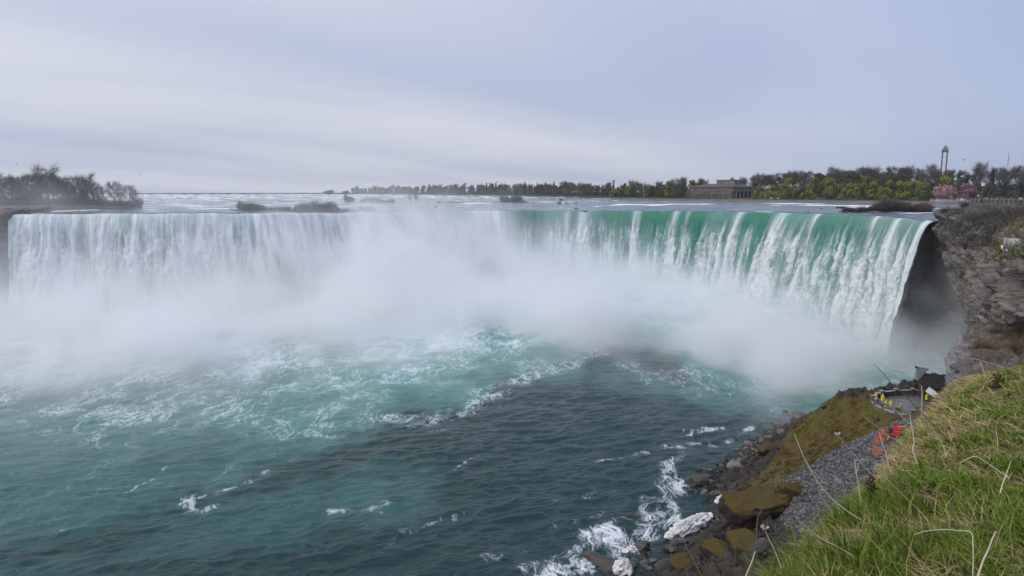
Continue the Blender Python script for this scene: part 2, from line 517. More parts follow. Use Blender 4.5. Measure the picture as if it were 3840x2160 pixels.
def build_lower():
    nc, nr = 820, 620
    az = np.linspace(-0.86, 0.80, nc)
    inv = np.linspace(1 / 88.0, 1 / 520.0, nr)
    Yr = 1 / inv
    X = az[None] * Yr[:, None]
    Y = np.broadcast_to(Yr[:, None], X.shape).copy()
    # choppy waves, sharper at the crest
    sabs = lambda q: np.sqrt(q * q + 0.018)
    wx, wy = 1.2 * fbm(X / 14, Y / 14, 0.3, o=2, seed=51), 1.2 * fbm(X / 14, Y / 14, 4.3, o=2, seed=53)
    rot = R(18)
    xr, yr = X * math.cos(rot) + Y * math.sin(rot), -X * math.sin(rot) + Y * math.cos(rot)
    w1 = 1 - sabs(pn((xr + wx) / 11, (yr + wy) / 5.2, 0.2, 61)) * 2
    w2 = 1 - sabs(pn((xr + wx) / 5.2, (yr + wy) / 2.7, 1.2, 62)) * 2
    w3 = 1 - sabs(pn((xr - wx) / 2.6, (yr - wy) / 1.4, 2.2, 63)) * 2
    w4 = fbm(X / 45, Y / 38, 3.3, o=3, seed=64)
    Z = 0.34 * w1 + 0.26 * w2 * (0.6 + 0.4 * w1) + 0.12 * w3 + 0.5 * w4
    # aerated pale water in front of the falls, its edge and tongues
    edge = [atz(*p, 0) for p in [(-300, 2080), (200, 2005), (560, 1950), (760, 1890), (1000, 1800), (1200, 1725), (1420, 1630), (1740, 1560), (1810, 1500),
                                 (1900, 1455), (1990, 1420), (2130, 1380), (2230, 1325), (2330, 1300), (2470, 1330), (2560, 1390),
                                 (2700, 1480), (2900, 1560), (3010, 1590)]]
    ex = np.array([p[0] for p in edge])
    ey = np.array([p[1] for p in edge])
    # signed distance: beyond the edge (farther away) is aerated
    o = np.argsort(ex / ey)
    ye = np.interp(X / Y, (ex / ey)[o], ey[o])
    sd_ = (Y - ye) + 12 * fbm(X / 20, Y / 34, 7.7, o=4, seed=71, gain=0.6)
    aer = sstep(-4, 10, sd_) * (0.55 + 0.45 * sstep(0, 60, sd_))
    for pts, w, a in [([(60, 2150), (420, 2080), (900, 1990)], 8, 0.30), ([(850, 1950), (1150, 1890), (1400, 1850)], 20, 0.34),
                      ([(700, 2060), (820, 2000), (1000, 1960), (1180, 1850)], 6, 0.35),
                      ([(2150, 1400), (2500, 1440), (2800, 1520)], 22, 0.4)]:
        d = polyd(X, Y, [atz(*p, 0) for p in pts]) + 9 * fbm(X / 12, Y / 26, 1.9, o=4, seed=73, gain=0.6)
        aer = np.maximum(aer, a * (1 - sstep(w * 0.0, w, d)))
    aer0 = aer
    aer = aer * (0.50 + 0.50 * sstep(-0.60, -0.08, X / Y))  # water colour darkened towards the left, painting in the dimmer light there
    aer0 = aer0 * (0.66 + 0.34 * sstep(-0.60, -0.10, X / Y))
    foam = 0.42 * aer0 + 0.08 * sstep(5, 70, sd_) + 0.20 * sstep(50, 120, sd_) + 0.10
    # the churned front of the aerated water
    d = polyd(X, Y, [atz(*p, 0) for p in [(1420, 1565), (1640, 1560), (1790, 1520), (1850, 1460), (1950, 1430), (2080, 1390), (2150, 1370), (2240, 1320)]])
    foam = np.maximum(foam, 0.52 * (1 - sstep(1, 13, d + 4 * fbm(X / 9, Y / 9, 2.9, o=2, seed=75))))
    # foam lines on the water and along the shore
    for pts, w, a in [([(2420, 1400), (2600, 1440), (2800, 1510), (2960, 1572)], 26, 0.46), ([(2480, 1440), (2700, 1510), (2880, 1575)], 12, 0.42), ([(2060, 2175), (2130, 2090), (2200, 2030), (2270, 2010), (2340, 2040)], 9.0, 0.84),
                      ([(2190, 2120), (2320, 2080), (2400, 2020), (2460, 1960), (2510, 1905), (2540, 1840), (2520, 1760), (2540, 1700), (2500, 1675)], 5.2, 0.74),
                      ([(2400, 1960), (2440, 1890), (2470, 1830), (2500, 1790)], 5.0, 0.56),
                      ([(2540, 1640), (2600, 1625), (2690, 1605)], 3.4, 0.70), ([(2600, 1665), (2700, 1670)], 2.6, 0.6), ([(2720, 1660), (2780, 1625), (2830, 1605)], 2.0, 0.6),
                      ([(2230, 1735), (2320, 1715), (2420, 1700)], 2.0, 0.55), ([(2080, 1890), (2180, 1860), (2300, 1840)], 2.2, 0.45),
                      ([(2040, 1990), (2150, 1960), (2260, 1925)], 2.2, 0.5), ([(1980, 2160), (2080, 2110), (2150, 2085)], 3.5, 0.6),
                      ([(1250, 1925), (1330, 1925), (1420, 1918), (1460, 1890)], 2.6, 0.62), ([(700, 1880), (740, 1925), (800, 1905)], 2.8, 0.60),
                      ([(690, 1890), (800, 1855), (960, 1810), (1000, 1770)], 2.0, 0.6), ([(940, 1800), (1060, 1740), (1100, 1725)], 2.0, 0.45),
                      ([(1190, 1635), (1290, 1640)], 4.5, 0.6), ([(1420, 1562), (1500, 1566), (1620, 1555)], 5.5, 0.66),
                      ([(200, 2010), (260, 1990), (330, 1960)], 2.0, 0.55), ([(480, 1850), (580, 1800), (640, 1735), (720, 1720)], 1.2, 0.6),
                      ([(1560, 2000), (1660, 1950), (1760, 1925)], 2.4, 0.4), ([(1700, 1770), (1760, 1725), (1850, 1690)], 1.1, 0.5),
                      ([(1600, 1620), (1680, 1612)], 1.0, 0.55), ([(1380, 2070), (1440, 2050), (1520, 1990)], 2.0, 0.4),
                      ([(620, 1925), (560, 1970), (400, 2000)], 2.0, 0.35), ([(1820, 2110), (1960, 2060), (2080, 2000)], 3.0, 0.4)]:
        P = [atz(*p, 0) for p in pts]
        d = polyd(X, Y, P) + 0.55 * w * fbm(X / (w * 1.6), Y / (w * 1.6), 1.3, o=3, seed=77)
        foam = np.maximum(foam, 0.97 * a * (1 - sstep(0.05 * w, w, d)))
    crest = sstep(0.93, 1.0, w1 * 0.5 + w2 * 0.5) * sstep(0.1, 0.6, fbm(X / 18, Y / 18, 8.8, o=2, seed=79)) * 0.75
    V = np.stack([X, Y, Z], -1).reshape(-1, 3)
    me = mesh_np('lower_river', V, grid_faces(nr, nc), m_lower(), True, {'foam': foam.ravel(), 'aer': aer.ravel(), 'crest': crest.ravel()})
    return obj('lower_river', me, kind='structure', label='choppy dark teal river with foam below the falls')


build_lower()


# ---- mist rising from the plunge basin
def build_mist():
    lo, hi = np.array([-420.0, 120.0, -4.0]), np.array([175.0, 560.0, 84.0])
    bm = bmesh.new()
    bmesh.ops.create_cube(bm, size=1)
    for v in bm.verts:
        v.co = Vector((lo + hi) / 2) + Vector(v.co[i] * (hi - lo)[i] for i in range(3))
    me = bpy.data.meshes.new('mist')
    bm.to_mesh(me)
    m, nt, out = mat_new('mist_air')
    pv = nd(nt, 'ShaderNodeVolumePrincipled', {'Color': (0.997, 0.997, 1.0, 1), 'Density': 1.0, 'Anisotropy': 0.25})
    nt.links.new(pv.outputs[0], out.inputs['Volume'])
    me.materials.append(m)
    o = obj('mist', me, kind='stuff', label='white mist billowing up from the foot of the falls')
    ng = bpy.data.node_groups.new('mist_grid', 'GeometryNodeTree')
    ng.interface.new_socket('Geometry', in_out='INPUT', socket_type='NodeSocketGeometry')
    ng.interface.new_socket('Geometry', in_out='OUTPUT', socket_type='NodeSocketGeometry')
    go = ng.nodes.new('NodeGroupOutput')
    pos = ng.nodes.new('GeometryNodeInputPosition').outputs[0]
    nz = noise(ng, pos, 0.021, 5.0, 0.58, 1.0)
    nb = noise(ng, nd(ng, 'ShaderNodeVectorMath', {0: pos, 1: (300, 0, 0)}, operation='ADD').outputs[0], 0.009, 2.0, 0.5, 0.3)
    # noise moves the edges of the clouds rather than only their density
    wcol = noise(ng, pos, 0.014, 3.0, 0.55, 0.0, 1)
    wv = nd(ng, 'ShaderNodeVectorMath', {0: wcol, 1: (0.5, 0.5, 0.5)}, operation='SUBTRACT').outputs[0]
    wv = nd(ng, 'ShaderNodeVectorMath', {0: wv, 1: (62.0, 62.0, 46.0)}, operation='MULTIPLY').outputs[0]
    p = nd(ng, 'ShaderNodeVectorMath', {0: pos, 1: wv}, operation='ADD').outputs[0]
    tot = None
    for (c, r, a) in MIST:
        q = nd(ng, 'ShaderNodeVectorMath', {0: p, 1: tuple(c)}, operation='SUBTRACT').outputs[0]
        q = nd(ng, 'ShaderNodeVectorMath', {0: q, 1: tuple(r)}, operation='DIVIDE').outputs[0]
        q = nd(ng, 'ShaderNodeVectorMath', {0: q, 1: q}, operation='DOT_PRODUCT').outputs['Value']
        e = ma(ng, 'MULTIPLY', ma(ng, 'EXPONENT', ma(ng, 'MULTIPLY', q, -1.0)), a)
        tot = e if tot is None else ma(ng, 'ADD', tot, e)
    nz2 = noise(ng, nd(ng, 'ShaderNodeVectorMath', {0: p, 1: (0, 90, 40)}, operation='ADD').outputs[0], 0.058, 3.0, 0.6, 0.6)
    nn = ma(ng, 'MULTIPLY', ma(ng, 'MULTIPLY', ramp(ng, nz2, 0.36, 0.64, 0.40, 1.55), 1.0), ramp(ng, nz, 0.36, 0.64, 0.05, 1.75))
    nn = ma(ng, 'MULTIPLY', nn, ramp(ng, nb, 0.3, 0.7, 0.6, 1.35))
    den = ma(ng, 'MULTIPLY', tot, nn)
    den = ma(ng, 'MAXIMUM', ma(ng, 'SUBTRACT', den, 0.00025), 0.0)
    vc = nd(ng, 'GeometryNodeVolumeCube', {'Density': den, 'Background': 0.0, 'Min': tuple(lo), 'Max': tuple(hi),
            'Resolution X': 200, 'Resolution Y': 148, 'Resolution Z': 40})
    sm = nd(ng, 'GeometryNodeSetMaterial', {'Geometry': vc.outputs[0], 'Material': m})
    ng.links.new(sm.outputs[0], go.inputs[0])
    md = o.modifiers.new('mist', 'NODES')
    md.node_group = ng
    return o


# (centre, radii, density per metre)
MIST = [
    ((-70, 384, 14), (66, 42, 27), 0.0640),      # deep in the horseshoe, left of centre
    ((-28, 402, 6), (56, 48, 24), 0.0480),
    ((30, 412, -6), (56, 58, 19), 0.0620),
    ((86, 345, -7), (44, 62, 18), 0.0800),
    ((98, 284, -8), (32, 46, 14), 0.0800),      # foot of the right-hand falls
    ((116, 238, -8), (24, 30, 10), 0.0800),
    ((96, 228, -8), (34, 40, 12), 0.0540),
    ((-150, 310, -8), (120, 42, 21), 0.0680),    # foot of the left-hand falls
    ((-225, 270, -6), (100, 60, 18), 0.0420),
    ((-20, 312, -6), (120, 48, 20), 0.0900),
    ((-205, 220, 4), (105, 75, 22), 0.0150),     # thin veil drifting over the left
    ((-170, 318, 30), (150, 50, 24), 0.0036),
    ((-70, 410, 46), (90, 46, 12), 0.0030),
    ((-125, 258, -6), (105, 48, 13), 0.0380),
    ((-225, 362, 56), (90, 36, 12), 0.0036),
    ((-30, 276, -6), (85, 28, 9), 0.0420),       # low edge over the boiling water
    ((136, 240, -6), (20, 26, 12), 0.0620),
    ((98, 206, -8), (32, 30, 10), 0.0420),
    ((-62, 392, 34), (48, 34, 16), 0.0200),
    ((164, 258, 6), (13, 18, 24), 0.0260),       # spray caught behind the right edge
    ((152, 240, 2), (16, 12, 22), 0.0340),
]
build_mist()
# ================================================================== GROUND AND ROCK
def m_rock(name, a, b, c, strata=1.0, wet=0.0, green=0.0):
    m, nt, out = mat_new(name)
    g = nd(nt, 'ShaderNodeNewGeometry').outputs['Position']
    n1 = noise(nt, g, 0.22, 6, 0.62, 0.3)
    n2 = noise(nt, g, 1.4, 6, 0.65, 0.2)
    ly = noise(nt, mapping(nt, g, (0.10, 0.10, 1.6)), 1.0, 5, 0.6, 0.15)
    col = mixc(nt, ramp(nt, n1, 0.36, 0.64), a, b)
    col = mixc(nt, ma(nt, 'MULTIPLY', ramp(nt, ly, 0.45, 0.62), 0.8 * strata), col, c)
    col = mixc(nt, ramp(nt, n2, 0.5, 0.75, 0.0, 0.55), col, tuple(x * 0.25 for x in a))
    if green:
        n3 = noise(nt, g, 0.35, 4, 0.6, 0.2)
        col = mixc(nt, ma(nt, 'MULTIPLY', ramp(nt, n3, 0.52, 0.66), green), col, (0.055, 0.055, 0.018))
    h = ma(nt, 'ADD', ma(nt, 'MULTIPLY', ly, 1.0 * strata), ma(nt, 'MULTIPLY', n2, 0.8))
    principled(nt, out, Base_Color=col, Roughness=0.85 - 0.45 * wet, Normal=bump(nt, h, 0.9, 0.35))
    return m


M_CLIFF = m_rock('limestone_cliff', (0.118, 0.102, 0.090), (0.215, 0.185, 0.150), (0.066, 0.059, 0.056), 1.0, 0.0, 0.4)
M_LEDGE = m_rock('shale_ledge', (0.165, 0.152, 0.150), (0.235, 0.220, 0.215), (0.105, 0.098, 0.098), 1.3)
M_WET = m_rock('wet_dark_rock', (0.075, 0.072, 0.072), (0.12, 0.11, 0.105), (0.045, 0.045, 0.047), 0.8, 0.3)
M_LEFTROCK = m_rock('brown_gorge_rock', (0.085, 0.066, 0.066), (0.12, 0.095, 0.09), (0.05, 0.042, 0.045), 0.8, 0.2)
M_STONE = m_rock('shore_stone', (0.048, 0.040, 0.034), (0.095, 0.080, 0.068), (0.030, 0.027, 0.025), 0.6, 0.15)
M_PALESTONE = m_rock('pale_shore_stone', (0.12, 0.105, 0.095), (0.19, 0.17, 0.155), (0.075, 0.068, 0.062), 0.7, 0.15)


def loft(secs, n, m, seed=0):
    """secs: lists of (x,y,z) along the profile, stacked along the wall; returns (m, n, 3)"""
    S = np.stack([resample(np.array(s), n) for s in secs])
    out = np.stack([catmull(S[:, j], m) for j in range(n)], 1)
    return out


def grid_normals(G):
    du = np.gradient(G, axis=1)
    dv = np.gradient(G, axis=0)
    N = np.cross(du, dv)
    return N / (np.linalg.norm(N, axis=-1, keepdims=True) + 1e-9)


def rocky(G, amp, sc, seed, strata=0.0, sth=1.1, sign=1.0, crease=1.0):
    """push a grid in and out: blocks, cracks and beds of rock"""
    N = grid_normals(G) * sign
    x, y, z = G[..., 0], G[..., 1], G[..., 2]
    d = fbm(x / sc, y / sc, z / sc, o=5, seed=seed) * amp
    d = d - crease * 0.9 * amp * np.maximum(0, 0.35 - np.abs(fbm(x / (sc * 0.8), y / (sc * 0.8), z / (sc * 2.5), o=2, seed=seed + 9))) ** 1 * 1.2
    jt = 1 - np.abs(pn3((x * 0.6 + y * 0.8) / (sc * 0.55), z / (sc * 3.0), (x - y) / (sc * 4), seed + 13)) * 2
    d = d - amp * 0.75 * np.maximum(0, jt - 0.72) / 0.28
    if strata:
        zz = z + 0.5 * fbm(x / 9, y / 9, z / 30, o=2, seed=seed + 5)
        bed = pn3(zz / sth, x * 0.02, y * 0.02, seed + 7)
        d = d + strata * np.tanh(bed * 4)
    return G + N * d[..., None]


def U(lst, Y):
    return [at(u, v, Y) for u, v in lst]


# ---- the cliff that runs from the viewpoint to the right end of the falls
CLIFF_SECS = [
    U([(3720, 768), (3650, 790), (3580, 797), (3506, 802), (3508, 830), (3516, 870), (3532, 930), (3560, 1000), (3590, 1080), (3622, 1180), (3645, 1260), (3660, 1350)], 256),
    U([(3770, 764), (3700, 772), (3640, 788), (3585, 797), (3540, 815), (3537, 850), (3548, 900), (3572, 980), (3602, 1080), (3632, 1180), (3652, 1260), (3668, 1350)], 225),
    U([(3850, 775), (3780, 786), (3700, 800), (3630, 822), (3592, 860), (3590, 920), (3606, 1000), (3626, 1090), (3645, 1180), (3664, 1270), (3684, 1370)], 185),
    U([(3960, 790), (3860, 800), (3770, 830), (3700, 868), (3655, 920), (3645, 980), (3651, 1060), (3662, 1140), (3674, 1230), (3690, 1310), (3705, 1420)], 140),
    U([(4060, 790), (3920, 818), (3810, 862), (3745, 915), (3712, 975), (3700, 1050), (3700, 1130), (3705, 1210), (3715, 1290), (3730, 1360), (3755, 1480)], 100),
    U([(4200, 770), (4020, 815), (3890, 850), (3825, 895), (3785, 945), (3768, 1000), (3768, 1060), (3764, 1130), (3770, 1210), (3782, 1290), (3800, 1370), (3840, 1500)], 70),
    U([(4500, 720), (4250, 790), (4030, 860), (3920, 915), (3860, 965), (3835, 1010), (3840, 1060), (3838, 1130), (3845, 1220), (3860, 1320), (3890, 1420), (3950, 1560)], 50),
    U([(4900, 650), (4600, 750), (4300, 860), (4150, 920), (4050, 980), (4010, 1030), (4010, 1080), (4010, 1150), (4020, 1250), (4040, 1350), (4070, 1450), (4150, 1600)], 38)]
G = loft(CLIFF_SECS, 230, 330)
CLIFF_G = rocky(rocky(rocky(G, 1.0, 14.0, 101, 1.1, 4.6, crease=0.0), 0.40, 2.6, 105, 0.48, 1.4, crease=0.2), 0.22, 1.0, 109, 0.16, 0.5, crease=0.6)
o = obj('cliff', mesh_np('cliff', CLIFF_G.reshape(-1, 3), grid_faces(330, 230), M_CLIFF, False), kind='structure',
        label='grey brown layered cliff beside the right end of the falls')

# ---- wall of the gorge behind and beside the falling water (dark and wet)
path = []
for k in range(0, 9):
    i = int(NS - 1 - (8 - k) * NS * 0.028)
    path.append((LIP[i, 0] - LNRM[i, 0] * 7.0, LIP[i, 1] - LNRM[i, 1] * 7.0 + 2.0))
path += [(path[-1][0] + 9, path[-1][1] - 7), (path[-1][0] + 22, path[-1][1] - 16)]
secs = []
for (x, y) in path:
    secs.append([(x, y, 50.5), (x + 2.5, y, 44), (x + 5, y, 30), (x + 4, y, 14), (x, y, -2)])
G = rocky(loft([[np.array(p, float) for p in s] for s in secs], 80, 120), 1.6, 8, 131, 0.5, 1.6)
obj('gorge_wall', mesh_np('gorge_wall', G.reshape(-1, 3), grid_faces(120, 80), M_WET), kind='structure', label='dark wet rock wall behind the falls')

# ---- left end: rock shoulder below the lookout and the wooded point above
secs = []
for (u, Y) in [(-420, 318), (-250, 322), (-120, 326), (-30, 327), (20, 328), (46, 331), (58, 338), (60, 350)]:
    p = at(u, 800, Y)
    secs.append([(p[0], p[1] + 26, 53.4), (p[0], p[1] + 3, 52.8), (p[0], p[1], 51.5), (p[0] - 1.0, p[1] + 1.5, 44), (p[0] - 3, p[1] + 1, 26), (p[0] - 5, p[1] - 4, 8), (p[0] - 6, p[1] - 9, -2)])
G = rocky(loft([[np.array(q, float) for q in s] for s in secs], 90, 90), 1.3, 7, 141, 0.4, 1.5)
obj('gorge_shoulder', mesh_np('gorge_shoulder', G.reshape(-1, 3), grid_faces(90, 90), M_LEFTROCK), kind='structure', label='dark brown rock shoulder at the left end of the falls')


def m_soil(name, a, b, sc=0.5):
    m, nt, out = mat_new(name)
    g = nd(nt, 'ShaderNodeNewGeometry').outputs['Position']
    n1 = noise(nt, g, sc, 5, 0.6, 0.3)
    n2 = noise(nt, g, sc * 9, 4, 0.65)
    c = mixc(nt, ramp(nt, n1, 0.38, 0.62), a, b)
    c = mixc(nt, ramp(nt, n2, 0.45, 0.8, 0, 0.6), c, tuple(x * 0.3 for x in a))
    principled(nt, out, Base_Color=c, Roughness=0.95, Specular_IOR_Level=0.15, Normal=bump(nt, n2, 0.8, 0.2))
    return m


M_SOIL = m_soil('leaf_litter_soil', (0.045, 0.040, 0.024), (0.075, 0.070, 0.038), 0.2)
M_LAWN = m_soil('park_lawn', (0.045, 0.062, 0.022), (0.060, 0.075, 0.030), 0.1)
# point on the left: low island ground
pts = [at(-900, 780, 352), at(-250, 785, 366), at(40, 790, 378), at(180, 782, 384), at(330, 778, 392), at(470, 774, 404), at(535, 771, 422), at(510, 768, 455), at(300, 765, 480), at(-300, 760, 520), at(-900, 760, 520)]
C = np.mean([p[:2] for p in pts], axis=0)
rings = []
loop = catmull(pts + [pts[0]], 90)[:, :2]
for k, hh in ((1.0, -1.2), (0.985, 0.5), (0.94, 1.3), (0.7, 2.6), (0.35, 3.2), (0.02, 3.4)):
    xy = C + (loop - C) * k
    z = 52.0 + hh + 0.35 * fbm(xy[:, 0] / 9, xy[:, 1] / 9, k * 3.0, o=3, seed=3)
    rings.append(np.c_[xy, z])
G = np.stack(rings)
obj('island_ground', mesh_np('island_ground', G.reshape(-1, 3), grid_faces(6, 90)[:, ::-1], M_SOIL), kind='structure', label='low wooded point at the left end of the brink')

# ---- far bank: from the upstream lake round to the park on the right
BANK = [(4300, 470), (3900, 540), (3640, 600), (3400, 664), (3200, 700), (3000, 740), (2800, 790), (2600, 850), (2400, 930), (2200, 1050), (2000, 1210), (1800, 1400), (1600, 1620),
        (1400, 1900), (1260, 2250), (1130, 2700), (700, 3300), (0, 3400), (-900, 3400)]
bk = []
for u, Y in BANK:
    p = at(u, 740, Y)
    bk.append((p[0], Y, river_z(Y)))
bk = np.array(bk, float)
BK = catmull(bk, 240)
bt = np.gradient(BK[:, :2], axis=0)
bt /= np.linalg.norm(bt, axis=1)[:, None]
BN = np.stack([bt[:, 1], -bt[:, 0]], 1)            # inland
BU = np.interp(np.arange(240), np.arange(240), 1920 + 2560 * BK[:, 0] / BK[:, 1] / 1.0)
HILL = np.interp(BU, [1200, 1500, 1900, 2300, 2600, 2900, 3300, 3800, 4300], [2, 3, 4, 6, 9, 12, 13, 17, 18])
G = []
for d, k, e in ((-3, 0, -2.0), (0, 0, 0.2), (0.6, 0, 1.6), (6, 0, 1.9), (30, 0.03, 2.2), (60, 0.22, 2.5), (110, 0.75, 3), (160, 1.0, 3), (420, 1.1, 3), (1500, 1.2, 3)):
    xy = BK[:, :2] + BN * d
    G.append(np.c_[xy, BK[:, 2] + e + HILL * k + (0.5 * fbm(xy[:, 0] / 30, xy[:, 1] / 30, d * 0.1, o=2, seed=8) if d > 20 else 0)])
FARG = np.stack(G)
obj('far_bank', mesh_np('far_bank', FARG.reshape(-1, 3), grid_faces(10, 240)[:, ::-1], M_LAWN), kind='structure', label='low far bank of the upper river rising to a wooded hill')
FAR_D = np.array([-3, 0, 0.6, 6, 30, 60, 110, 160, 420, 1500], float)


def far_ground(u, d):
    """point on the far bank below photo column u, d metres inland"""
    q = float(np.interp(-u, -BU[:190], np.arange(190)))
    i, f = int(q), q - int(q)
    xy = (BK[i, :2] + BN[i] * d) * (1 - f) + (BK[i + 1, :2] + BN[i + 1] * d) * f
    z = np.interp(d, FAR_D, FARG[:, i, 2]) * (1 - f) + np.interp(d, FAR_D, FARG[:, i + 1, 2]) * f
    return np.array([xy[0], xy[1], z])


# ---- talus shore at the foot of the cliff: thin-plate surface through surveyed points
SHORE = [(2230, 2165, 0), (2400, 2130, 0.2), (2480, 2085, 0), (2560, 2030, 0), (2640, 1965, 0), (2700, 1885, 0), (2620, 1850, 0), (2600, 1790, 0), (2720, 1745, 0), (2780, 1700, 0), (2870, 1640, 0), (2910, 1600, 0), (2985, 1560, 0)]
CTRL = [atz(*p) for p in SHORE] + [atz(*p) for p in [
    (3000, 1592, 3), (3040, 1555, 9), (3080, 1528, 13.5), (3150, 1482, 18.3), (3230, 1475, 19.0), (3480, 1442, 21.5), (3560, 1440, 24),
    (3280, 1500, 18.6), (3300, 1520, 18.7), (3400, 1545, 18.7), (3450, 1500, 18.7), (3350, 1480, 18.7), (3300, 1478, 18.8),
    (3250, 1560, 16.8), (3310, 1588, 17.4), (3200, 1600, 15), (3100, 1620, 11.5), (3000, 1680, 7.5), (2900, 1740, 4.8), (2840, 1785, 3.6), (2760, 1790, 1.6),
    (3390, 1570, 19.0), (3150, 1680, 15.3), (2950, 1790, 9.2), (2750, 1845, 3.4),
    (3000, 1900, 10.5), (3200, 1800, 17.5), (3100, 2000, 14.5), (3300, 1700, 20), (3250, 1900, 19.5), (3400, 1640, 21),
    (2700, 2100, 4.2), (2500, 2150, 1.0), (2900, 2160, 9), (2600, 2060, 1.4), (2680, 2000, 1.4), (2800, 2050, 6.0), (2740, 1900, 2.2), (3000, 2060, 11)]]
CTRL += [np.array(p, float) for p in [(45, 185, -4), (62, 172, -2), (75, 178, 0), (95, 180, 2), (110, 170, 6), (62, 62, 31), (50, 45, 38), (72, 90, 29), (95, 130, 29), (110, 150, 20), (40, 62, 22), (28, 70, 12),
                                     (5, 92, -4), (0, 110, -5), (10, 130, -5), (22, 150, -5), (35, 170, -5), (14, 80, 3), (22, 62, 11), (10, 60, 2)]]
CTRL = np.array(CTRL)


def tps_fit(P):
    xy, z = P[:, :2] / 50.0, P[:, 2]
    d = np.linalg.norm(xy[:, None] - xy[None], axis=-1)
    K = np.where(d > 0, d * d * np.log(d + 1e-12), 0) + np.eye(len(P)) * 2e-3
    A = np.zeros((len(P) + 3,) * 2)
    A[:len(P), :len(P)] = K
    A[:len(P), len(P):] = np.c_[np.ones(len(P)), xy]
    A[len(P):, :len(P)] = A[:len(P), len(P):].T
    w = np.linalg.solve(A, np.r_[z, 0, 0, 0])

    def f(x, y):
        x, y = np.asarray(x, float) / 50, np.asarray(y, float) / 50
        s = w[-3] + w[-2] * x + w[-1] * y
        for i in range(len(P)):
            r2 = (x - xy[i, 0]) ** 2 + (y - xy[i, 1]) ** 2
            s = s + w[i] * 0.5 * r2 * np.log(r2 + 1e-12)
        return s
    return f


shore_z0 = tps_fit(CTRL)


def uv_of(x, y, z):
    k = y * math.cos(PITCH) - (z - CAMZ) * math.sin(PITCH)
    return 1920 + 2560 * x / k, 1080 - 2560 * ((z - CAMZ) * math.cos(PITCH) + y * math.sin(PITCH)) / k


def pline_side(u, v, pts):
    """v minus the v of a polyline at column u (positive = below the line)"""
    p = np.array(pts, float)
    o = np.argsort(p[:, 0])
    return v - np.interp(u, p[o, 0], p[o, 1])


# plan outlines on the slope, taken once from the photo and turned into ground coordinates
def plan(pts):
    return np.array([atz(u, v, z)[:2] for u, v, z in pts])


def inside(X, Y, poly):
    r = np.zeros(X.shape, bool)
    n = len(poly)
    for i in range(n):
        (x1, y1), (x2, y2) = poly[i], poly[(i + 1) % n]
        c = (y1 > Y) != (y2 > Y)
        r ^= c & (X < (x2 - x1) * (Y - y1) / (y2 - y1 + 1e-12) + x1)
    return r


def mask_poly(X, Y, poly, soft):
    d = polyd(X, Y, list(poly) + [poly[0]])
    s = np.where(inside(X, Y, poly), d, -d)
    return sstep(-soft, soft, s)


MOSS_P = plan([(2760, 1848, 3.5), (2830, 1790, 4), (2900, 1720, 5), (2960, 1650, 5.5), (3000, 1592, 3), (3080, 1528, 13.5), (3150, 1482, 18.3), (3280, 1470, 19), (3500, 1440, 22), (3520, 1560, 20),
               (3390, 1568, 19), (3300, 1610, 17.5), (3150, 1685, 15.2), (2950, 1795, 9)])
GRAV_P = plan([(2760, 1850, 3.5), (2950, 1797, 9), (3150, 1687, 15.2), (3300, 1612, 17.5), (3395, 1570, 19), (3600, 1560, 25), (3600, 1800, 28), (3300, 2100, 22), (3050, 2080, 13), (2960, 1990, 10), (2900, 1900, 7), (2800, 1880, 4)])


def shore_z(x, y):
    return shore_z0(x, y)


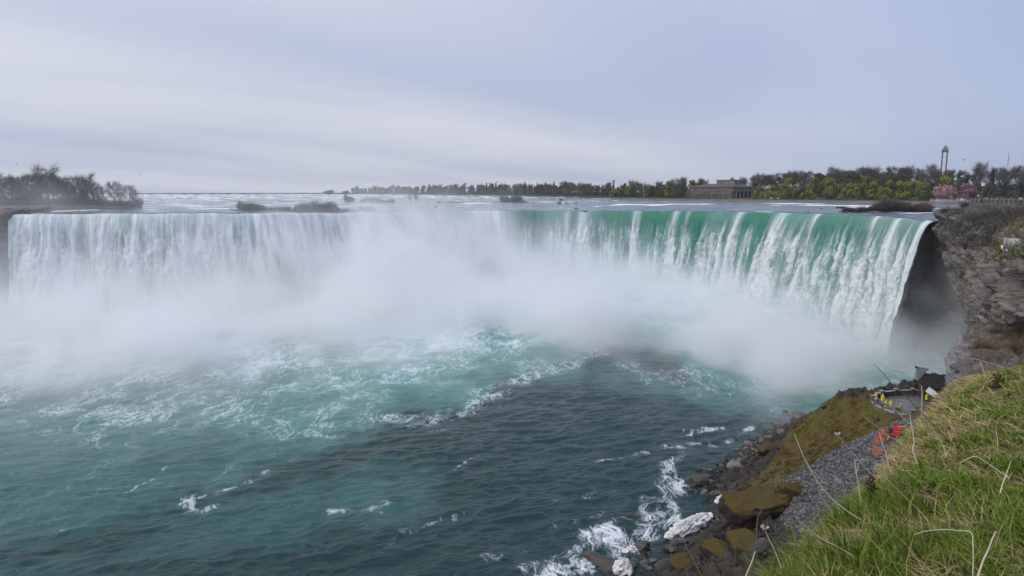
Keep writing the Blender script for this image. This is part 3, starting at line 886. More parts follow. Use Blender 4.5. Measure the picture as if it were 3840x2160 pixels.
def build_shore():
    xs, ys = np.linspace(2, 112, 340), np.linspace(58, 192, 400)
    X, Y = np.meshgrid(xs, ys)
    wob = 1.5 * fbm(X / 6, Y / 6, 1.0, o=3, seed=201)
    moss = mask_poly(X + wob, Y + wob, MOSS_P, 0.9)
    grav = mask_poly(X - wob * 0.4, Y + wob * 0.4, GRAV_P, 0.5) * (1 - moss)
    deck = mask_poly(X, Y, plan([(3270, 1500, 18.7), (3320, 1548, 18.7), (3560, 1575, 18.7), (3560, 1470, 18.7), (3300, 1478, 18.7)]), 0.6)
    Z = shore_z0(X, Y)
    rough = 1 - np.maximum(moss, grav)
    blocks = fbm(X / 3.4, Y / 3.4, 3.1, o=4, seed=211)
    Z = Z + rough * (1.7 * np.abs(blocks) - 0.35 + 0.25 * fbm(X / 0.9, Y / 0.9, 2.0, o=2, seed=215))
    Z = Z + moss * (0.55 * fbm(X / 7, Y / 7, 5.0, o=4, seed=221) + 0.26 * fbm(X / 1.6, Y / 1.6, 2.0, o=3, seed=223)) * (1 - deck)
    Z = Z + grav * (0.22 * fbm(X / 2.5, Y / 2.5, 5.0, o=3, seed=231) + 0.10 * fbm(X / 0.7, Y / 0.7, 2.0, o=2, seed=233))
    Z = Z * (1 - deck) + deck * 18.55
    V = np.stack([X, Y, Z], -1)
    me = mesh_np('talus_slope', V.reshape(-1, 3), grid_faces(400, 340), None, True, {'moss': moss.ravel(), 'grav': grav.ravel()})
    m, nt, out = mat_new('talus_ground')
    g = nd(nt, 'ShaderNodeNewGeometry').outputs['Position']
    mo, gr = attr(nt, 'moss'), attr(nt, 'grav')
    n1, n2, n3 = noise(nt, g, 0.16, 5, 0.6, 0.4), noise(nt, g, 2.2, 5, 0.65), noise(nt, g, 0.5, 4, 0.6, 0.5)
    vor = nd(nt, 'ShaderNodeTexVoronoi', {'Vector': g, 'Scale': 2.6}, feature='F1').outputs
    rock = mixc(nt, ramp(nt, n3, 0.4, 0.62), (0.014, 0.012, 0.011), (0.046, 0.038, 0.032))
    rock = mixc(nt, ramp(nt, n1, 0.52, 0.66, 0, 0.75), rock, (0.050, 0.034, 0.013))
    mosc = mixc(nt, ramp(nt, n1, 0.42, 0.60), (0.105, 0.066, 0.018), (0.095, 0.092, 0.012))
    mosc = mixc(nt, ramp(nt, n2, 0.42, 0.75, 0, 0.8), mosc, (0.030, 0.022, 0.009))
    mosc = mixc(nt, ramp(nt, n3, 0.52, 0.70, 0, 0.6), mosc, (0.10, 0.065, 0.028))
    grc = mixc(nt, nd(nt, 'ShaderNodeSeparateXYZ', {0: vor['Color']}).outputs[0], (0.055, 0.055, 0.060), (0.20, 0.20, 0.205))
    grc = mixc(nt, ramp(nt, vor['Distance'], 0.30, 0.62, 0, 0.8), grc, (0.02, 0.02, 0.022))
    c = mixc(nt, mo, rock, mosc)
    c = mixc(nt, gr, c, grc)
    h = ma(nt, 'ADD', ma(nt, 'MULTIPLY', n2, 0.7), ma(nt, 'MULTIPLY', ma(nt, 'MULTIPLY', vor['Distance'], gr), -0.8))
    principled(nt, out, Base_Color=c, Roughness=ramp(nt, mo, 0, 1, 0.62, 0.95), Specular_IOR_Level=0.3, Normal=bump(nt, h, 1.0, 0.4))
    me.materials.append(m)
    return obj('talus_slope', me, kind='structure', label='mossy talus and grey scree slope below the cliff')


build_shore()

# ---- shale ledge right of the grass
LEDGE_SECS = [
    U([(4000, 1215), (3860, 1224), (3740, 1236), (3655, 1240), (3600, 1258), (3590, 1300), (3598, 1420), (3610, 1560)], 63),
    U([(4050, 1232), (3860, 1258), (3730, 1278), (3630, 1288), (3572, 1302), (3566, 1350), (3570, 1440), (3580, 1600)], 53),
    U([(4150, 1262), (3870, 1325), (3720, 1362), (3625, 1384), (3572, 1398), (3568, 1445), (3574, 1540), (3590, 1700)], 44),
    U([(4250, 1300), (3880, 1395), (3720, 1425), (3625, 1448), (3590, 1470), (3588, 1520), (3595, 1620), (3610, 1800)], 36)]
LEDGE_G = rocky(loft(LEDGE_SECS, 130, 110), 0.42, 2.6, 151, 0.24, 0.5)
obj('rock_ledge', mesh_np('rock_ledge', LEDGE_G.reshape(-1, 3), grid_faces(110, 130), M_LEDGE), kind='structure', label='grey layered shale ledge with dry brush on top')

# ---- the grassy bank the photograph was taken from
HILL_SECS = [
    U([(1200, 7600), (1900, 5000), (2300, 3900), (3000, 3650), (4000, 3480), (5200, 3350), (7000, 3200)], 2.0),
    U([(2000, 4600), (2450, 3110), (2660, 2640), (2950, 2510), (3500, 2420), (4300, 2360), (5600, 2250)], 3.6),
    U([(2420, 3300), (2760, 2510), (2960, 2195), (3150, 2130), (3500, 2060), (3950, 2010), (4700, 1930)], 5.5),
    U([(2600, 3000), (2960, 2240), (3155, 1955), (3340, 1895), (3600, 1840), (3950, 1790), (4500, 1720)], 8),
    U([(2840, 2700), (3170, 2020), (3345, 1765), (3480, 1715), (3700, 1660), (3950, 1620), (4400, 1550)], 11),
    U([(3050, 2400), (3330, 1820), (3448, 1605), (3530, 1560), (3700, 1508), (3950, 1470), (4300, 1410)], 17),
    U([(3220, 2250), (3460, 1690), (3540, 1480), (3600, 1455), (3700, 1418), (3920, 1382), (4200, 1330)], 25),
    U([(3330, 2050), (3560, 1640), (3635, 1425), (3700, 1410), (3800, 1394), (3940, 1370), (4150, 1330)], 33),
    U([(3480, 1920), (3700, 1550), (3780, 1395), (3830, 1382), (3900, 1368), (4000, 1345), (4150, 1310)], 42)]
G = loft(HILL_SECS, 120, 130)
x, y, z = G[..., 0], G[..., 1], G[..., 2]
G[..., 2] += 0.06 * fbm(x / 0.8, y / 0.8, 1.0, o=3, seed=301) + 0.10 * fbm(x / 2.5, y / 2.5, 1.0, o=2, seed=303) * sstep(4, 14, y)
HILL_G = G
M_TURF = m_soil('turf_soil', (0.050, 0.052, 0.018), (0.085, 0.074, 0.036), 1.6)
obj('grassy_bank', mesh_np('grassy_bank', G.reshape(-1, 3), grid_faces(130, 120), M_TURF), kind='structure', label='steep grassy bank in the right foreground')
# ================================================================== VEGETATION
class MB:
    """collects triangles and quads, then builds one mesh"""
    def __init__(s):
        s.V, s.F, s.n = [], [], 0

    def add(s, V, F):
        V = np.asarray(V, float).reshape(-1, 3)
        F = np.asarray(F, int)
        if F.shape[1] == 4:
            F = np.concatenate([F[:, [0, 1, 2]], F[:, [0, 2, 3]]])
        s.V.append(V)
        s.F.append(F + s.n)
        s.n += len(V)
        return s

    def box(s, c, d, rz=0.0, taper=1.0):
        x, y, z = np.asarray(d, float) / 2
        V = np.array([[-x, -y, -z], [x, -y, -z], [x, y, -z], [-x, y, -z], [-x * taper, -y * taper, z], [x * taper, -y * taper, z], [x * taper, y * taper, z], [-x * taper, y * taper, z]])
        cs, sn = math.cos(rz), math.sin(rz)
        V = V @ np.array([[cs, sn, 0], [-sn, cs, 0], [0, 0, 1]])
        return s.add(V + np.asarray(c, float), [[3, 2, 1, 0], [4, 5, 6, 7], [0, 1, 5, 4], [1, 2, 6, 5], [2, 3, 7, 6], [3, 0, 4, 7]])

    def tube(s, P, r, k=5, cap=True):
        P = np.asarray(P, float)
        r = np.broadcast_to(np.asarray(r, float), (len(P),))
        T = np.gradient(P, axis=0)
        T /= np.linalg.norm(T, axis=1)[:, None] + 1e-9
        ref = np.where(np.abs(T[:, 2:3]) > 0.9, np.array([[1.0, 0, 0]]), np.array([[0, 0, 1.0]]))
        A = np.cross(T, ref)
        A /= np.linalg.norm(A, axis=1)[:, None] + 1e-9
        B = np.cross(T, A)
        th = np.arange(k) * 2 * math.pi / k
        V = P[:, None] + r[:, None, None] * (np.cos(th)[None, :, None] * A[:, None] + np.sin(th)[None, :, None] * B[:, None])
        n = len(P)
        i = np.arange(n * k).reshape(n, k)
        j = np.roll(i, -1, axis=1)
        s.add(V.reshape(-1, 3), np.stack([i[:-1], j[:-1], j[1:], i[1:]], -1).reshape(-1, 4))
        if cap:
            s.add(V[-1], [[0, q, q + 1] for q in range(1, k - 1)])
            s.add(V[0], [[0, q + 1, q] for q in range(1, k - 1)])
        return s

    def mesh(s, name, mat, smooth=False):
        return mesh_np(name, np.concatenate(s.V), np.concatenate(s.F), mat, smooth)


def m_leaf(name, a, b, rough=0.7, trans=0.0):
    m, nt, out = mat_new(name)
    g = nd(nt, 'ShaderNodeNewGeometry')
    oi = nd(nt, 'ShaderNodeObjectInfo').outputs['Random']
    n = noise(nt, g.outputs['Position'], 0.35, 3, 0.6)
    f = ma(nt, 'ADD', ma(nt, 'MULTIPLY', n, 0.9), ma(nt, 'MULTIPLY', ma(nt, 'SUBTRACT', g.outputs['Random Per Island'], 0.5), 0.7))
    f = ma(nt, 'ADD', f, ma(nt, 'MULTIPLY', ma(nt, 'SUBTRACT', oi, 0.5), 0.7))
    c = mixc(nt, ramp(nt, f, 0.15, 0.80, 0, 1, False), a, b)
    principled(nt, out, Base_Color=c, Roughness=rough, Specular_IOR_Level=0.2)
    return m


M_BARK = m_leaf('bark', (0.035, 0.030, 0.027), (0.075, 0.066, 0.060))
M_TWIG = m_leaf('bare_twigs', (0.070, 0.060, 0.055), (0.145, 0.122, 0.108))
M_TWIGP = m_leaf('purple_twigs', (0.080, 0.056, 0.056), (0.150, 0.106, 0.100))
M_BUD = m_leaf('budding_twigs', (0.068, 0.062, 0.032), (0.145, 0.122, 0.062))
M_LIME = m_leaf('spring_leaves', (0.085, 0.110, 0.012), (0.205, 0.220, 0.024))
M_GREEN = m_leaf('green_leaves', (0.040, 0.066, 0.016), (0.105, 0.140, 0.034))
M_OLIVE = m_leaf('olive_leaves', (0.046, 0.048, 0.018), (0.105, 0.098, 0.038))
M_CONIF = m_leaf('conifer_needles', (0.010, 0.022, 0.017), (0.028, 0.048, 0.034))
M_PINK = m_leaf('cherry_blossom', (0.230, 0.110, 0.130), (0.430, 0.250, 0.280))
M_GREYLEAF = m_leaf('grey_green_twigs', (0.070, 0.080, 0.068), (0.135, 0.142, 0.125))


def cards(rng, P, N, size, aspect=1.0):
    """one small quad at each point, roughly facing N"""
    n = len(P)
    T = np.cross(N, rng.normal(size=(n, 3)))
    T /= np.linalg.norm(T, axis=1)[:, None] + 1e-9
    B = np.cross(N, T)
    B /= np.linalg.norm(B, axis=1)[:, None] + 1e-9
    s = (size * (0.55 + 0.9 * rng.rand(n)))[:, None]
    V = np.stack([P - T * s - B * s * aspect * 0.6, P + T * s * 0.7 - B * s * aspect, P + T * s + B * s * aspect * 0.7, P - T * s * 0.6 + B * s * aspect], 1)
    i = np.arange(n * 4).reshape(n, 4)
    return V.reshape(-1, 3), i


def limbs(rng, h, spread, nl, base=0.3):
    mb = MB()
    lean = rng.normal(size=2) * 0.03 * h
    top = np.array([lean[0], lean[1], h * 0.92])
    tr = np.array([[0, 0, -1.2], [0, 0, h * base * 0.7], top * 0.55 + rng.normal(size=3) * 0.02 * h, top])
    mb.tube(catmull(tr, 7), np.linspace(h * 0.022, h * 0.004, 7), 6)
    ends = []
    for i in range(nl):
        t = base + (0.95 - base) * (i + rng.rand()) / nl
        a = rng.rand() * 6.283
        p0 = np.array([np.interp(t, [0, 1], [0, top[0]]), np.interp(t, [0, 1], [0, top[1]]), t * h * 0.9])
        ln = spread * (1.05 - 0.55 * t) * (0.7 + 0.5 * rng.rand())
        p1 = p0 + np.array([math.cos(a) * ln * 0.55, math.sin(a) * ln * 0.55, ln * 0.45])
        p2 = p0 + np.array([math.cos(a + 0.2) * ln, math.sin(a + 0.2) * ln, ln * (0.75 + 0.4 * rng.rand())])
        p2[2] = min(p2[2], h)
        mb.tube(catmull([p0, p1, p2], 5), np.linspace(h * 0.009, h * 0.002, 5), 4, False)
        ends += [p1, (p1 + p2) / 2, p2]
    ends.append(top)
    return mb, np.array(ends)


def bare_tree(seed, h=14.0, spread=5.0, nl=14, tw=16, tl=2.6, tws=0.05, twm=None, fuzz=0):
    rng = np.random.RandomState(seed)
    mb, ends = limbs(rng, h, spread, nl, 0.2)
    cb = MB()
    for e in ends:
        for k in range(tw):
            d = rng.normal(size=3) + np.array([e[0], e[1], 0]) / (spread + 1e-6) * 0.7 + np.array([0, 0, 0.75])
            d /= np.linalg.norm(d)
            l = tl * (0.4 + 0.8 * rng.rand())
            q = e + d * l
            bnd = rng.normal(size=3) * 0.12 * l
            sd_ = np.cross(d, rng.normal(size=3))
            sd_ /= np.linalg.norm(sd_) + 1e-9
            w = sd_ * tws
            m_ = (e + q) / 2 + bnd
            cb.add([e - w, e + w, m_ + w * 0.8, m_ - w * 0.8, q], [[0, 1, 2], [0, 2, 3], [3, 2, 4]])
            for f in range(2):
                q2 = m_ + (d + rng.normal(size=3) * 0.6) * l * 0.5
                cb.add([m_ - w * 0.6, m_ + w * 0.6, q2], [[0, 1, 2]])
    if fuzz:
        P = ends[rng.randint(len(ends), size=fuzz)] + rng.normal(size=(fuzz, 3)) * tl * 0.42
        N = rng.normal(size=(fuzz, 3))
        cb.add(*cards(rng, P, N, 0.16))
    return mb.mesh('trunk', M_BARK), cb.mesh('crown', twm or M_TWIG)


def leafy_tree(seed, h=12.0, spread=4.5, nleaf=900, ls=0.38, mat=None, low=0.25, droop=0.0, nlobe=11):
    rng = np.random.RandomState(seed)
    mb, _ = limbs(rng, h * 0.85, spread * 0.8, 9, 0.25)
    lob = []
    for i in range(nlobe):
        a, t = rng.rand() * 6.283, rng.rand()
        z = h * (low + (0.93 - low) * t)
        rr = spread * math.sqrt(max(0.08, 1 - ((t - 0.42) / 0.62) ** 2)) * (0.35 + 0.5 * rng.rand())
        lob.append((rr * math.cos(a), rr * math.sin(a), z, spread * (0.30 + 0.22 * rng.rand())))
    cb = MB()
    per = nleaf // nlobe
    for (lx, ly, lz, r) in lob:
        d = rng.normal(size=(per, 3))
        d /= np.linalg.norm(d, axis=1)[:, None]
        rad = r * (0.60 + 0.45 * rng.rand(per)) ** 0.7
        P = np.array([lx, ly, lz]) + d * rad[:, None] * np.array([1, 1, 0.8])
        P[:, 2] -= droop * rng.rand(per) * np.hypot(P[:, 0], P[:, 1]) / spread
        P[:, 2] = np.maximum(P[:, 2], 0.6)
        cb.add(*cards(rng, P, d + rng.normal(size=(per, 3)) * 0.45, ls))
    return mb.mesh('trunk', M_BARK), cb.mesh('crown', mat)


def conifer(seed, h=14.0, r=3.2, mat=None):
    rng = np.random.RandomState(seed)
    mb = MB().tube([[0, 0, -1], [0, 0, h * 0.5], [0, 0, h * 0.98]], [h * 0.018, h * 0.011, 0.02], 6)
    cb = MB()
    P, N = [], []
    for i in range(620):
        t = rng.rand() ** 0.75
        z = h * (0.06 + 0.94 * t)
        tier = 0.72 + 0.28 * math.sin(t * 34 + seed)
        rr = r * (1 - t) ** 0.85 * tier * math.sqrt(0.25 + 0.75 * rng.rand())
        a = rng.rand() * 6.283
        P.append((rr * math.cos(a), rr * math.sin(a), z - 0.12 * rr))
        N.append((math.cos(a) * 0.6, math.sin(a) * 0.6, 0.9))
    cb.add(*cards(rng, np.array(P), np.array(N) + rng.normal(size=(620, 3)) * 0.35, 0.42, 0.6))
    return mb.mesh('trunk', M_BARK), cb.mesh('crown', mat or M_CONIF)


def shrub(seed, h=2.2, r=1.5, n=150, w=0.03, mat=None, arch=0.35):
    """many stems from one stool"""
    rng = np.random.RandomState(seed)
    cb, sb = MB(), MB()
    for i in range(n):
        a, t = rng.rand() * 6.283, rng.rand()
        rr = r * math.sqrt(rng.rand())
        p0 = np.array([rr * 0.35 * math.cos(a), rr * 0.35 * math.sin(a), -0.2])
        p2 = np.array([rr * math.cos(a), rr * math.sin(a), h * (0.45 + 0.6 * rng.rand()) * (1 - arch * (rr / r) ** 2)])
        p1 = (p0 + p2) / 2 + np.array([0, 0, 0.15 * h]) + rng.normal(size=3) * 0.1 * r
        sd_ = np.array([-math.sin(a + rng.normal()), math.cos(a + rng.normal()), 0]) * w
        tgt = sb if i < n // 5 else cb
        tgt.add([p0 - sd_, p0 + sd_, p1 + sd_ * 0.8, p1 - sd_ * 0.8, p2], [[0, 1, 2], [0, 2, 3], [3, 2, 4]])
        for k in range(3):
            b = p1 + (p2 - p1) * rng.rand()
            q = b + rng.normal(size=3) * np.array([0.32, 0.32, 0.25]) * h * 0.6 + np.array([0, 0, 0.12 * h])
            q[2] = max(q[2], 0.02)
            cb.add([b - sd_ * 0.7, b + sd_ * 0.7, q], [[0, 1, 2]])
    return sb.mesh('stem', M_BARK), cb.mesh('twigs', mat or M_TWIG)


def plant(name, parts, loc, sc=1.0, rz=0.0, label=None, cat='tree', group=None, sz=None, names=('trunk', 'crown')):
    e = bpy.data.objects.new(name, None)
    e.empty_display_size = 0.5
    link(e)
    e.location = [float(c) for c in loc]
    e.scale = (sc, sc, sz or sc)
    e.rotation_euler.z = rz
    e['label'], e['category'] = label, cat
    if group:
        e['group'] = group
    for nm, me in zip(names, parts):
        obj(nm, me, e)
    return e


rng = np.random.RandomState(11)
BARE = [bare_tree(400 + i, 15, 5.8, 20, 14, 3.0, 0.065) for i in range(4)]
BAREP = [bare_tree(420 + i, 15, 5.6, 20, 14, 3.0, 0.070, M_TWIGP, 300) for i in range(2)]
BUD = [bare_tree(430 + i, 15, 5.6, 20, 13, 2.9, 0.065, M_BUD, 700) for i in range(4)]
OLIVE = [leafy_tree(440 + i, 14, 5.8, 1000, 0.46, M_OLIVE, 0.15) for i in range(3)]
LIME = [leafy_tree(450 + i, 11, 5.2, 1100, 0.36, M_LIME, 0.12, 1.2) for i in range(4)]
GREEN = [leafy_tree(460 + i, 12, 5.0, 900, 0.40, M_GREEN, 0.15, 0.6) for i in range(3)]
CONIF = [conifer(470 + i, 14, 3.0) for i in range(3)]
CHERRY = [leafy_tree(480 + i, 8, 6.0, 1300, 0.34, M_PINK, 0.12, 1.0, 14) for i in range(2)]

# ---- wood on the hill of the far bank, three ranks deep
KIND = {'bare': (BARE, 'bare_tree', 'bare grey tree'), 'barep': (BAREP, 'bare_tree', 'bare purplish brown tree'), 'bud': (BUD, 'budding_tree', 'brown budding tree'),
        'olive': (OLIVE, 'olive_tree', 'olive leafed tree'), 'lime': (LIME, 'lime_green_tree', 'lime green tree'), 'green': (GREEN, 'green_tree', 'green leafed tree'),
        'conif': (CONIF, 'conifer', 'dark conifer')}
ZONES = [(1290, 1700, 'of the distant shore left of the islets'), (1700, 2180, 'of the far shore behind the midstream rocks'),
         (2180, 2600, 'of the shore left of the stone powerhouse'), (2600, 2850, 'of the hill behind the stone powerhouse'),
         (2850, 3250, 'of the hill right of the powerhouse'), (3250, 3620, 'of the hill around the tower'), (3620, 4000, 'of the hill behind the crowded terrace')]


def zone(u):
    for a, b, t in ZONES:
        if a <= u < b:
            return t
    return ZONES[0][2] if u < 1290 else ZONES[-1][2]


def far_tree(kind, u, d, sc, rank):
    ms, nm, lb = KIND[kind]
    p = far_ground(u, d)
    z = zone(u)
    plant(nm, ms[rng.randint(len(ms))], p, sc, rng.rand() * 6.28, f'{lb} {rank} {z}', 'tree', f'{lb}s {rank} {z}', sc * (0.9 + 0.25 * rng.rand()))


RANKS = [(165, 70, 'on the skyline', 22, 1.15, ['bare', 'bare', 'barep', 'bud', 'bud', 'bud', 'olive'], ['bare', 'barep', 'bud', 'olive', 'bare', 'conif', 'green']),
         (138, 52, 'near the top', 27, 1.12, ['bud', 'bud', 'olive', 'barep', 'bare', 'olive'], ['conif', 'green', 'olive', 'bud', 'barep']),
         (108, 36, 'halfway up', 27, 1.08, ['bud', 'olive', 'conif', 'barep', 'bud', 'green', 'bare'], ['conif', 'conif', 'green', 'olive', 'bud', 'bare']),
         (80, 22, 'low down', 28, 1.0, ['olive', 'bud', 'conif', 'barep', 'bud', 'conif', 'olive'], ['conif', 'green', 'olive', 'barep', 'bud']),
         (52, 13, 'at the foot', 29, 0.9, ['olive', 'bud', 'conif', 'barep', 'conif'], ['green', 'olive', 'conif', 'bud'])]
for dR, dL, rk, stp, s0, kr, kl in RANKS:
    u = 1290 + 9 * rng.rand()
    while u < 3985:
        right = u > 2520
        if not (2570 < u < 2860 and dR < 130):
            sc_ = s0 * np.interp(u, [1300, 1800, 2300, 2700, 3300, 3990], [1.0, 1.05, 1.05, 1.1, 1.05, 1.0])
            far_tree(rng.choice(kr if right else kl), u, (dR if right else dL) + 14 * (rng.rand() - 0.5), sc_ * (0.82 + 0.36 * rng.rand()), rk)
        u += stp * np.interp(u, [1300, 2000, 2600, 3990], [0.72, 0.8, 1.0, 1.3]) * (0.75 + 0.5 * rng.rand())
# the row of bright spring trees along the water and other marked ones
for u_, d_, s_, l_ in [(2085, 14, 0.8, 'rounded lime tree at the waterline left of the red river boulder'), (2155, 14, 0.85, 'lime tree with domed crown above the red river boulder'),
                       (2270, 14, 1.05, 'broad lime tree on the shore right of the red river boulder'), (2320, 16, 1.0, 'lime tree beside the broad one midway to the powerhouse'), (2395, 14, 1.05, 'lime tree with low skirts midway to the powerhouse'),
                       (2480, 14, 1.45, 'large weeping lime tree second left of the powerhouse'), (2565, 14, 1.5, 'large weeping lime tree touching the left end of the powerhouse'),
                       (2818, 10, 0.95, 'lime tree in front of the columned end of the powerhouse'), (2862, 12, 1.0, 'lime tree just right of the powerhouse columns'), (2895, 26, 1.5, 'tall lime tree rising behind the row right of the powerhouse'),
                       (2915, 10, 1.15, 'full lime tree third right of the powerhouse'), (2966, 10, 1.0, 'small round lime tree standing alone right of the powerhouse row'),
                       (3010, 10, 1.2, 'broad lime tree left of the white park cars'), (3060, 22, 1.5, 'tall pointed lime tree behind the broad pair'), (3085, 10, 1.1, 'round lime tree right of the pointed one'),
                       (3140, 8, 1.2, 'yellow lime tree left of the twin conifers'), (3175, 9, 1.15, 'lime tree before the twin conifers'), (3200, 24, 1.55, 'tallest bright lime tree behind the twin conifers row'),
                       (3255, 10, 1.2, 'lime tree left of the brush island'), (3300, 10, 1.25, 'lime tree over the left end of the brush island'), (3345, 12, 1.2, 'lime tree above the middle of the brush island'),
                       (3385, 10, 1.3, 'full lime tree above the brush island'), (3425, 9, 1.25, 'brightest lime tree next to the pink cherries'), (3452, 26, 1.5, 'tall lime tree behind the pink cherries')]:
    plant('lime_green_tree', LIME[rng.randint(4)], far_ground(u_, d_), s_ * 1.36, rng.rand() * 6.28, l_, 'tree', 'lime green trees along the far bank')
for u_, d_, l_ in [(3490, 12, 'pink blossoming cherry tree, the left one of the two'), (3572, 12, 'pink blossoming cherry tree, the right one of the two')]:
    plant('cherry_tree', CHERRY[0 if u_ < 3500 else 1], far_ground(u_, d_), 1.75, rng.rand() * 6, l_, 'tree', 'pair of pink cherry trees')
for u_, d_, s_, l_ in [(3228, 45, 1.1, 'dark conifer behind the lime trees, left of a close pair'), (3252, 45, 1.2, 'dark conifer behind the lime trees, right of a close pair'),
                       (3380, 62, 1.3, 'dark conifer below the tower, left of its row'), (3440, 62, 1.45, 'dark conifer below the tower, middle of its row'), (3505, 62, 1.75, 'tallest dark conifer right below the tower'),
                       (3640, 50, 1.0, 'dark conifer left of the terrace lamp'), (3760, 60, 1.25, 'dark conifer right of the terrace lamp')]:
    plant('conifer', CONIF[rng.randint(3)], far_ground(u_, d_), s_, rng.rand() * 6.28, l_, 'tree', 'conifers on the far hill')
for u_, s_ in [(1745, 0.85), (1760, 1.0), (1778, 1.1), (1800, 1.0), (1812, 1.15), (1850, 0.9), (1915, 1.1), (1960, 1.0), (1990, 1.05), (2020, 1.1)]:
    plant('conifer', CONIF[rng.randint(3)], far_ground(u_, 30), s_ * 1.6, rng.rand() * 6.28, 'pointed dark conifer in the far shoreline grove behind the midstream rocks', 'tree', 'conifers of the far shoreline grove')

# ---- brushy understorey that closes the wood
def understorey():
    rg = np.random.RandomState(77)
    n = 26000
    u_ = 1280 + 2720 * rg.rand(n)
    q = np.interp(-u_, -BU[:190], np.arange(190))
    i = q.astype(int)
    f = (q - i)[:, None]
    right = u_ > 2520
    d = np.where(right, 34 + 130 * rg.rand(n), 10 + 62 * rg.rand(n))
    keep = ~((u_ > 2570) & (u_ < 2860) & (d < 110))
    xy = (BK[i, :2] + BN[i] * d[:, None]) * (1 - f) + (BK[i + 1, :2] + BN[i + 1] * d[:, None]) * f
    zi = np.array([np.interp(dd, FAR_D, FARG[:, ii, 2]) for dd, ii in zip(d, i)])
    hh = rg.rand(n) ** 1.3 * (4.5 + 2.5 * fbm(xy[:, 0] / 18, xy[:, 1] / 18, 1.0, o=2, seed=6))
    P = np.c_[xy, zi + hh][keep]
    V, F = cards(rg, P, rg.normal(size=(len(P), 3)) + [0, -0.6, 0.5], 0.75)
    obj('woodland_understorey', mesh_np('woodland_understorey', V, F, m_leaf('understorey_leaves', (0.030, 0.030, 0.020), (0.080, 0.072, 0.038)), True), kind='stuff', label='dark brushy undergrowth filling the wood on the far bank')


understorey()

# ---- bare trees on the left point, seen through drifting spray
LBARE = [bare_tree(500 + i, 17, 5.5, 20, 20, 2.6, 0.035, M_GREYLEAF, 260) for i in range(4)]
LBUSH = [shrub(520 + i, 7.0, 4.0, 420, 0.05, M_GREYLEAF) for i in range(3)]
LT = [(-60, 402, 1.05), (-15, 415, 1.1), (20, 398, 0.95), (48, 410, 0.98), (78, 404, 1.02), (105, 420, 1.0), (128, 404, 1.14), (158, 412, 1.10), (186, 402, 1.32), (205, 420, 1.1), (232, 410, 0.98), (258, 404, 0.86), (285, 412, 1.0),
      (305, 424, 0.96), (328, 408, 1.08), (352, 416, 0.84), (385, 412, 0.66), (430, 420, 0.84), (455, 428, 0.76), (488, 426, 0.74), (510, 434, 0.56), (140, 436, 1.05), (240, 438, 1.0), (60, 440, 1.05), (330, 440, 0.9)]
ORD = ['a first', 'a second', 'a third']
for i, (u_, Y_, s_) in enumerate(LT):
    p = at(u_, 775, Y_)
    big = s_ > 1.3
    lab = 'tallest bare tree on the misty left point' if big else ('small bare tree at the outer tip of the misty left point' if u_ > 420 else ('bare grey tree in the misty clump at the left edge' if u_ < 100 else ('bare grey tree left of the tallest on the misty left point' if u_ < 186 else 'bare grey tree right of the tallest on the misty left point')))
    plant('bare_tree', LBARE[i % 4], (p[0], p[1], 53.6), s_, rng.rand() * 6.28, lab, 'tree', None if big else 'bare trees on the left point: ' + lab.split(' misty ')[-1])
for i in range(58):
    u_ = -80 + (i % 29) * 21.5
    p = at(u_, 775, (390 if i < 29 else 402) + 0.06 * max(u_, 0) + 5 * rng.rand())
    plant('bush', LBUSH[i % 3], (p[0], p[1], 52.6), (0.8 if i < 29 else 1.15) * (0.7 + 0.5 * rng.rand()) * (0.75 if u_ > 380 else 1.0), rng.rand() * 6.28, 'dense grey bush in the ' + ('front' if i < 29 else 'back') + ' row on the left point, ' + ['at the picture edge', 'below the tall trees', 'below the gap', 'towards the tip', 'at the tip'][min(4, max(0, int((u_ + 20) / 115)))], 'bush', 'bushes along the left point', names=('stem', 'twigs'))

# ---- brush islands in the upper river
IBUSH = [shrub(540 + i, 2.6, 2.4, 260, 0.030, M_TWIGP) for i in range(3)]
GBUSH = [shrub(550 + i, 2.6, 2.4, 240, 0.030, M_BUD) for i in range(2)]


def islet(pts, hgt, label, mat):
    """low mound of soil: (u, Y, halfwidth in metres)"""
    P = np.array([[at(u, 770, Y)[0], Y] for u, Y, w in pts])
    Wd = np.array([w for _, _, w in pts])
    C_ = catmull(np.c_[P, Wd], 60)
    W_ = np.maximum(C_[:, 2], 0.3)
    rows = []
    for k, hh in ((-1.25, -0.9), (-1, -0.1), (-0.6, 0.5), (0, 1.0), (0.6, 0.5), (1, -0.1), (1.25, -0.9)):
        xy = np.c_[C_[:, 0], C_[:, 1] + k * W_]
        zz = upper_z(xy[:, 0], xy[:, 1]) + hh * hgt + 0.3 * fbm(xy[:, 0] / 3, xy[:, 1] / 3, k, o=3, seed=5)
        rows.append(np.c_[xy, zz])
    G_ = np.stack(rows)
    obj('islet', mesh_np('islet', G_.reshape(-1, 3), grid_faces(7, 60), mat), kind='structure', label=label)
    return C_


